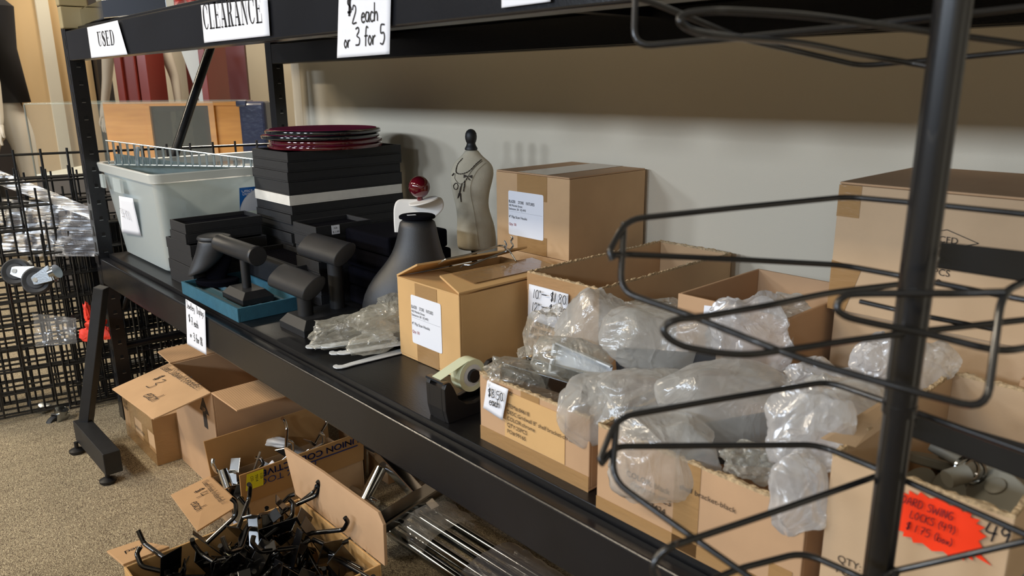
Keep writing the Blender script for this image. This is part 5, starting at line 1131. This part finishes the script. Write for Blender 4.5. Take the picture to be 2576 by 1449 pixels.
ar = MB(); cx, zb = -1.945, .185; ar.add([V((cx+u, y0-.0006, zb+v)) for u, v in ((-.013, 0), (.013, 0), (.013, .045), (.032, .045), (0, .09), (-.032, .045), (-.013, .045))], [(0, 1, 2, 6), (3, 4, 5)])
ar.build('up_arrow', INKG, o); printed(o, 'UP', V((cx-.011, y0-.0014, zb+.048)), X1, Z1, .014, KRP, 1.1)
# long carton with blue printing
x0, x1, y0, y1, z1 = -1.842, -1.655, .615, .955, .096
o = carton('waterfall_carton', 'long open carton with blue printing and flap reading Used Hook Waterfall $4 each', x0, x1, y0, y1, 0, z1, KR, open_=True)
MB().slab([(x0, y0+.002, z1), (x0, y1, z1), (x0-.004, y1, .200), (x0-.006, y0-.004, .196)], X1, .004).build('left_flap', KRZ, o, bevel=.0006)
rf = MB().slab([(x1, y0+.003, z1), (x1, y1, z1), (x1+.008, y1, .182), (x1+.006, y0+.002, .178)], X1, .004).build('right_flap', KRZ, o, bevel=.0006)
yo = V((x1+.0112, y0+.33, .170)); 
[printed(o, 'UNION COLLECTIVE', V((x1+.0115, y0+.325-e, .171+e)), V((0, -1, 0)), V((0, 0, -1)), .017, INKB, 1.25, shear=0) for e in (0, .0012)]; printed(o, 'ONLY TOOL', V((x1+.0110, y0+.20, .150)), V((0, -1, 0)), V((0, 0, -1)), .017, INKB, 1.3)
MB().box(x1+.0105, x1+.0112, y0+.12, y0+.32, .146, .149).build('blue_rule', INKB, o)
ys = thing('yellow_sticker', 'bright yellow sticker with small print on the blue-printed carton flap', 'sticker', (x1+.012, y0+.03, .16))
MB().slab([(x1+.0118, y0+.012, .134), (x1+.0118, y0+.056, .134), (x1+.0125, y0+.060, .176), (x1+.0125, y0+.018, .176)], X1, .0003).build('sticker_sheet', YEL, ys)
for i, tx in enumerate(('CO.', 'T014', '1/25')): printed(ys, tx, V((x1+.0130, y0+.026+.012*i, .168)), V((0, 0, -1)), V((0, 1, 0)), .007, INK, .9, off=.0002)
a, b = V((x0, y0, z1)), V((x1, y0, z1)); d, c = U(430, 1248, y=.512), U(497, 1339, y=.495)
nf = (b-a).cross(d-a).normalized(); nf = nf if nf.z > 0 else -nf
fl = MB().slab([a, b, c, d], nf, .004).build('front_flap', KRX, o, bevel=.0006); fl['label'] = 'flap with pen writing Used Hook Waterfall $4 each'
upv = ((a+b)/2-(c+d)/2).normalized(); fo = lambda u, v: d+(c-d)*u+(a-d)*v+nf*.004
handwrite(o, 'Used Hook Waterfall', fo(.08, .74), (c-d), upv, .0168, INK, .08, off=.0026); handwrite(o, '$', fo(.20, .46), (c-d), upv, .024, INK, .07, off=.0026); handwrite(o, '4', fo(.31, .42), (c-d), upv, .032, INK, .06, off=.0026); handwrite(o, 'each', fo(.42, .22), (c-d), upv, .029, INK, .065, off=.0026)
bc = thing('shipping_label', 'white barcode label below the waterfall flap', 'label', (x1, y0, .05)); MB().slab(FY(x1-.06, x1-.004, .02, .075, y0-.0006), ny, .0003).build('label_sheet', PAPER, bc)
mb = MB(); rr = random.Random(2); x = x1-.054
while x < x1-.012:
    w = rr.choice((.0006, .0012, .002)); mb.box(x, x+w, y0-.0016, y0-.0010, .035, .068); x += w+rr.choice((.0008, .0016))
mb.build('barcode', INK, bc)
# front carton of black hooks
X0, X1_, Y0, Y1_, ZR = -1.432, -1.105, .300, .662, .192
o = carton('hook_box', 'open carton heaped with black hook brackets, nearest on the carpet', X0, X1_, Y0, Y1_, 0, ZR, KRG, open_=True)
MB().slab([(X0-.02, Y1_+.001, ZR), (X1_+.01, Y1_+.001, ZR), (X1_+.008, Y1_+.004, ZR+.085), (X1_-.012, Y1_+.006, ZR+.102), (X0+.10, Y1_+.006, ZR+.102), (X0-.06, Y1_+.002, ZR+.098)], Y1, .007).build('back_flap', KRP, o, bevel=.0008)
MB().slab([(X0, Y0, ZR), (X0, .385, ZR), (X0-.115, .360, ZR-.030), (X0-.12, Y0, ZR-.030)], V((-.2, 0, 1)), .005).build('left_flap', KRX, o, bevel=.0008)
handwrite(o, 'Used', V((X0-.075, .362, ZR-.014)), V((0, -1, 0)), V((1, 0, .25)), .022, INK, .08)
# hook prototypes
HKL = 'black hook bracket in the heap in the nearest open carton'; HKG = 'black hook brackets heaped in the nearest carton'
def hook_proto(kind, m, name='hook_bracket', label=HKL, group=HKG):
    t = thing(name, label, 'hook', (0, 0, 0), group=group)
    if kind == 0: pl = [(0, -.035, -.001), (0, .035, -.001)]; MB().box(-.0011, .0011, -.014, .014, -.045, .045).build('plate', m, t, bevel=.0006); w = [(0, 0, .01), (.070, 0, .0), (.090, 0, .018), (.090, 0, .030)]
    elif kind == 1: MB().box(-.0011, .0011, -.022, .022, -.026, .026).build('plate', m, t, bevel=.0006); w = [(0, 0, 0), (.085, 0, -.010), (.105, 0, .010)]
    else: MB().box(-.0011, .0011, -.011, .011, -.055, .055).box(0, .02, -.011, .011, .052, .055).build('plate', m, t, bevel=.0006); w = [(0, 0, .03), (.02, 0, .03), (.045, 0, -.01), (.085, 0, -.018), (.10, 0, .01)]
    MB().tube(bend(w, .009, 4), .0047, 10).build('arm', m, t, smooth_=True)
    return t
def hook_copy(kids, src, loc, eul, name=None, label=None, group=None):
    c = src.copy(); COL.objects.link(c); c.location = loc; c.rotation_euler = eul
    if label: c['label'] = label
    if group: c['group'] = group
    for ch in kids: d = ch.copy(); COL.objects.link(d); d.parent = c
    return c
HB = mat('black_gloss_hook', '0E0E10', .18, coat=.6)
protos = [hook_proto(k, HB) for k in range(3)]; pk_ = [[x for x in bpy.data.objects if x.parent == p] for p in protos]
rr = random.Random(11); first = [True]*3; spots = []
for i in range(130):
    u, v = rr.random(), rr.random(); x = X0+.045+u*(X1_-X0-.09); y = Y0+.05+v*(Y1_-Y0-.10)
    hump = 1-((u-.5)**2+(v-.5)**2)*.6
    z = .06+(i/130)*.125*hump+.02*hump*rr.random()
    spots.append((x, y, z, rr.uniform(-1.2, 1.2), rr.uniform(-.55, .45), rr.uniform(0, 6.28)))
for i, (x, y, z, a, b, c) in enumerate(spots):
    k = rr.choice((0, 0, 1, 2))
    if first[k]: p = protos[k]; p.location = (x, y, z); p.rotation_euler = (a, b, c); first[k] = False
    else: hook_copy(pk_[k], protos[k], (x, y, z), (a, b, c))
for px, py, zz, e, k in ((430, 1415, .195, (0, -.25, 3.4), 1), (585, 1325, .20, (.2, -.75, 2.2), 0), (690, 1290, .195, (.9, -.6, 1.2), 2), (740, 1262, .20, (.2, -.5, 1.0), 0), (835, 1330, .195, (.3, -.35, .6), 0), (870, 1370, .19, (1.2, .1, .2), 1), (520, 1360, .195, (-.4, -.7, 1.5), 0), (900, 1420, .19, (.5, -.1, .1), 1), (640, 1370, .20, (.4, -.6, 5.2), 2), (740, 1390, .195, (.1, -.4, 4.6), 0), (700, 1330, .20, (1.3, -.2, 2.6), 0), (780, 1310, .20, (1.0, .2, 3.6), 1)):
    p = U(px, py, z=zz); p.x = min(max(p.x, X0+.05), X1_-.06); p.y = min(p.y, Y1_-.05); hook_copy(pk_[k], protos[k], p, e)
tg = U(575, 1385, z=.225); tag(blob(tg, (.005, .004, .010), .3, 4, .2, 3, 3).build('cream_tie', mat('cream_foam', 'D8CFA0', .8), smooth_=True), 'small cream tie on a black hook in the heap', 'tie')
# chrome hooks in the long carton
CL, CG = 'chrome hook in the blue-printed carton', 'chrome hooks in the blue-printed carton'
cp = hook_proto(0, CHR, 'chrome_hook', CL, CG); ck = [x for x in bpy.data.objects if x.parent == cp]
ch_spots = [(-1.80, .66, .10, (.2, -.6, 5.2)), (-1.77, .70, .09, (1.0, -.9, .3)), (-1.72, .68, .08, (.4, .2, 4.8)), (-1.75, .75, .10, (.2, -.8, 1.0)), (-1.78, .80, .12, (-.3, -.8, 2.6)), (-1.73, .83, .12, (.4, -.7, .6)), (-1.77, .88, .12, (0, -.8, 1.9)), (-1.71, .90, .11, (.7, -.6, 1.2)), (-1.74, .64, .07, (.1, .3, 5.9)), (-1.72, .77, .09, (1.2, -.3, 2.2))]
for i, (x, y, z, e) in enumerate(ch_spots):
    if i == 0: cp.location = (x, y, z); cp.rotation_euler = e
    else: hook_copy(ck, cp, (x, y, z), e)
a = U(566, 1222, z=.10); b = U(572, 1180, z=.135)
tag(MB().tube([U(575, 1226, y=.60), U(560, 1182, y=.60)], .0115, 18).build('chrome_tube', CHR, smooth_=True), 'short chrome tube leaning at the left end of the blue-printed carton', 'tube')
tag(MB().tube([U(607, 1312, y=.595), U(604, 1254, y=.595)], .0085, 18).build('dull_tube', CHRD, smooth_=True), 'dull metal tube at the front corner of the blue-printed carton', 'tube')
tag(MB().slab([U(637, 1190, y=.68), U(633, 1192, y=.68), U(652, 1135, y=.69), U(655, 1137, y=.69)], Y1, .002).build('steel_strip', STEEL), 'thin metal blade sticking up from the blue-printed carton', 'blade')
tag(MB().slab([U(655, 1190, y=.70), U(684, 1158, y=.72), U(698, 1176, y=.72)], Y1, .002).build('white_triangle', PAPER), 'white triangular card corner poking out of the blue-printed carton', 'card')
fm = thing('foam_sheet', 'crumpled white foam sheet on the chrome hooks', 'foam', U(712, 1110, y=.80))
p = U(700, 1112, y=.80); blob(p, (.036, .016, .011), YAW, 3, .25, 2.2, 4, tilt=.1).build('foam', mat('white_foam', 'E8EAEE', .8, bump=.3, bscale=60), fm, smooth_=True)
tag(MB().box(-1.825, -1.67, .63, .94, .006, .085).build('black_filler', BLKM, bevel=.004), 'dark metal parts filling the blue-printed carton', 'parts', kind='stuff')
# chrome tubes lying along the floor
ct = 'chrome tubes lying wrapped in film'
for i, (y, z, xa) in enumerate(((.905, .0135, -1.42), (.945, .0135, -1.46), (.99, .0135, -1.50), (1.035, .0135, -1.44), (.925, .038, -1.40), (.97, .038, -1.47))):
    t = tag(MB().tube([(xa, y-.02, z), (-.35, y+.012, z)], .0128, 20).build('chrome_tube', CHRD, smooth_=True), 'chrome tube, %s of the film-wrapped bundle under the shelf' % ('front one in the lower layer', 'second in the lower layer', 'third in the lower layer', 'rear one in the lower layer', 'front one on top', 'rear one on top')[i], 'tube', ct)
for i, (xa, xb, mt, lab) in enumerate(((-1.40, -1.28, CLR, 'clear film bunched round the near end of the chrome tubes'), (-1.15, -.98, WRAP, 'bright stretch film round the middle of the chrome tubes'))):
    P = []
    for k in range(20):
        x = xa+(xb-xa)*k/19; r = []
        for j in range(24):
            a = 2*math.pi*j/24; q = V((x, .965+.085*math.cos(a), .030+.031*math.sin(a))); q += V((0, math.cos(a), math.sin(a)))*(noise.noise(q*45)*.004+abs(noise.noise(V((x*15, a*9, 1))))*.004); q.z = max(q.z, .001); r.append(q)
        P.append(r)
    tag(MB().grid([list(c) for c in P]).build('film_wrap', mt, smooth_=True), lab, 'film')
cf = thing('chrome_stand', 'chrome-plated garment stand lying behind the heap carton', 'stand', (-1.5, .98, 0))
a, b = U(955, 1305, z=.055), U(1098, 1232, z=.055)
beam(V((-1.40, .80, .055)), V((-1.47, 1.10, .055)), .05, .030).build('flat_foot', CHRD, cf, bevel=.006)
beam(V((-1.76, .985, .16)), V((-1.40, 1.0, .03)), .032, .032).build('square_tube', CHR, cf, bevel=.004)
MB().tube([(-1.74, .97, .001), (-1.735, .985, .30)], .011, 18).build('upright', CHR, cf, smooth_=True)
MB().tube([(-1.72, 1.0, .001), (-1.715, 1.015, .28)], .009, 18).build('upright', CHR, cf, smooth_=True)
MB().tube([(-1.585, .905, .012), (-1.60, .975, .085)], .017, 20).build('brace_tube', CHR, cf, smooth_=True)
MB().tube([(-1.76, .90, .03), (-1.55, .93, .02)], .008, 14).tube([(-1.72, .93, .015), (-1.5, .90, .03)], .007, 14).build('lower_tubes', CHR, cf, smooth_=True)
tag(MB().tube(bend([(-1.10, .70, .06), (-1.06, .70, .075), (-1.035, .70, .05), (-1.06, .70, .02), (-1.10, .70, .03)], .02), .006, 12).build('bent_handle_rod', BLKG, smooth_=True), 'black bent handle poking out behind the heap carton', 'handle')
o = carton('rear_carton', 'dark kraft carton far under the shelf behind the chrome stand', -1.60, -1.05, 1.10, 1.30, 0, .24, KR)
o = carton('rear_carton', 'kraft carton behind the blue-printed carton near the wall', -1.90, -1.64, 1.02, 1.30, 0, .22, KR)
# ================================================================ wire display rack in the foreground
wr = thing('wire_display_rack', 'black wire display rack on a slotted pole close to the viewer at right', 'display rack', (-.162, .469, 0))
pb = D(2207, 1449, .5); px_, py_ = pb.x, pb.y; RP = .0096
def pole_seg(z0, z1, r, name):
    mb = MB(); n = 40; pr = []
    for j in range(n):
        a = 2*math.pi*j/n; k = 1-.10*max(0, math.cos(a*3+1.2))**6; pr.append((r*k*math.cos(a), r*k*math.sin(a)))
    mb.add([(px_+x, py_+y, z0) for x, y in pr]+[(px_+x, py_+y, z1) for x, y in pr], [tuple(range(n))[::-1], tuple(range(n, 2*n))]+[(i, (i+1) % n, n+(i+1) % n, n+i) for i in range(n)])
    return mb.build(name, BLKG, wr, smooth_=True)
pole_seg(.04, .875, RP*.93, 'pole'); pole_seg(.875, 1.75, RP, 'pole')
MB().tube([(px_, py_, .872), (px_, py_, .878)], RP*1.04, 32).build('pole_joint', BLKG, wr, smooth_=True)
MB().lathe([(.16, 0), (.165, .008), (.15, .014), (.03, .022), (.012, .045), (.001, .045)], (px_, py_, 0), 40).build('base', BLKG, wr, smooth_=True)
def flat(pts, th, name):
    a, b, c, d = pts; n = (b-a).cross(d-a).normalized(); return MB().slab(pts, n, th).build(name, BLKM, wr, bevel=.001)
flat([D(2352, 606, .53), D(2600, 634, .53), D(2600, 712, .53), D(2340, 672, .53)], .003, 'cross_bar')
flat([D(2290, 1034, .51), D(2600, 1122, .51), D(2600, 1216, .51), D(2282, 1096, .51)], .003, 'cross_bar')
for px, py, d in ((2352, 625, .525), (2350, 650, .525), (2312, 486, .525), (2252, 998, .505), (2297, 1050, .505), (2290, 1072, .505), (2250, 1440, .49)):
    MB().lathe([(.001, -.003), (.0028, -.002), (.0034, .0005), (.0022, .003), (.001, .0032)], D(px, py, d), 12).build('bolt', STEEL if py < 700 else BLKM, wr, smooth_=True)
WR = .0021
def wires(name, paths, r=WR):
    grp = None; out = []
    for i, p in enumerate(paths):
        pts = [D(*q) for q in p[0]]; sm = p[1]
        pts = smooth(pts, 6) if sm == 's' else bend(pts, .012, 5)
        mb = MB().tube(pts, r, 10)
        if grp is None: grp = mb.build(name, BLKG, wr, smooth_=True)
        else:
            o = mb.build('wire_loop' if sm == 's' else 'basket_wire', BLKG, grp, smooth_=True)
# upper basket
wires('wire_basket', [
    ([(1600, -60, .50), (1594, 118, .50), (1855, 96, .49), (2106, 71, .48), (2390, 40, .46), (2620, 14, .45)], 'b'),
    ([(1592, -8, .50), (1640, 5, .51), (1730, 42, .53), (1862, 96, .55), (2010, 130, .58), (2165, 166, .60), (2380, 148, .58), (2620, 124, .55)], 'b'),
    ([(2352, 170, .53), (2268, 155, .54), (2168, 138, .53), (2018, 109, .50), (1847, 94, .45), (1752, 80, .43), (1716, 60, .42), (1712, 44, .42), (1737, 33, .42), (1790, 28, .42), (1847, 28, .425), (2001, 37, .43), (2126, 51, .44), (2335, 80, .46), (2620, 118, .48)], 's')])
# middle basket
wires('wire_basket', [
    ([(1540, 655, .49), (1533, 632, .49), (1576, 552, .50), (1850, 523, .53), (2131, 495, .57), (2330, 513, .54), (2620, 543, .49)], 'b'),
    ([(1542, 642, .49), (1578, 640, .50), (1860, 653, .53), (2118, 667, .56), (2282, 697, .54), (2489, 738, .51), (2620, 762, .49)], 'b'),
    ([(1570, 560, .50), (1560, 733, .49), (1740, 795, .46), (1935, 873, .43), (2055, 916, .42), (2300, 985, .40), (2482, 1032, .39), (2520, 735, .40), (2620, 690, .42)], 'b'),
    ([(2282, 713, .53), (2095, 736, .50), (1935, 768, .46), (1762, 797, .43), (1708, 803, .42), (1676, 817, .42), (1672, 838, .42), (1700, 862, .42), (1753, 879, .42), (1867, 892, .42), (1981, 880, .43), (2254, 841, .45), (2620, 800, .47)], 's'),
    ([(2528, 735, .40), (2400, 738, .41), (2345, 738, .41), (2163, 739, .42), (2122, 748, .42), (2107, 766, .42), (2113, 786, .42), (2163, 806, .42), (2345, 843, .42), (2510, 880, .41), (2620, 868, .42)], 's'),
    ([(2163, 758, .66), (2254, 779, .64), (2330, 796, .62), (2500, 828, .6)], 's')])
# lower basket
wires('wire_basket', [
    ([(1514, 1165, .48), (1509, 1155, .48), (1552, 1050, .49), (1820, 1003, .51), (2083, 960, .54), (2250, 1018, .50), (2620, 1150, .44)], 'b'),
    ([(1512, 1168, .48), (1548, 1123, .49), (1800, 1121, .51), (2060, 1119, .52), (2250, 1197, .49), (2430, 1278, .46), (2620, 1362, .43)], 'b'),
    ([(1552, 1055, .49), (1539, 1206, .48), (1700, 1322, .46), (1876, 1445, .44), (2000, 1530, .43)], 'b'),
    ([(2207, 1197, .50), (1970, 1280, .46), (1731, 1360, .43), (1690, 1374, .42), (1660, 1395, .42), (1645, 1420, .42), (1650, 1449, .42), (1680, 1490, .42), (1800, 1520, .42)], 's'),
    ([(1780, 1465, .45), (1850, 1433, .46), (2021, 1389, .48), (2166, 1452, .46), (2300, 1520, .45)], 'b'),
    ([(2220, 1449, .49), (2243, 1438, .49), (2400, 1403, .47), (2620, 1352, .44)], 'b')])
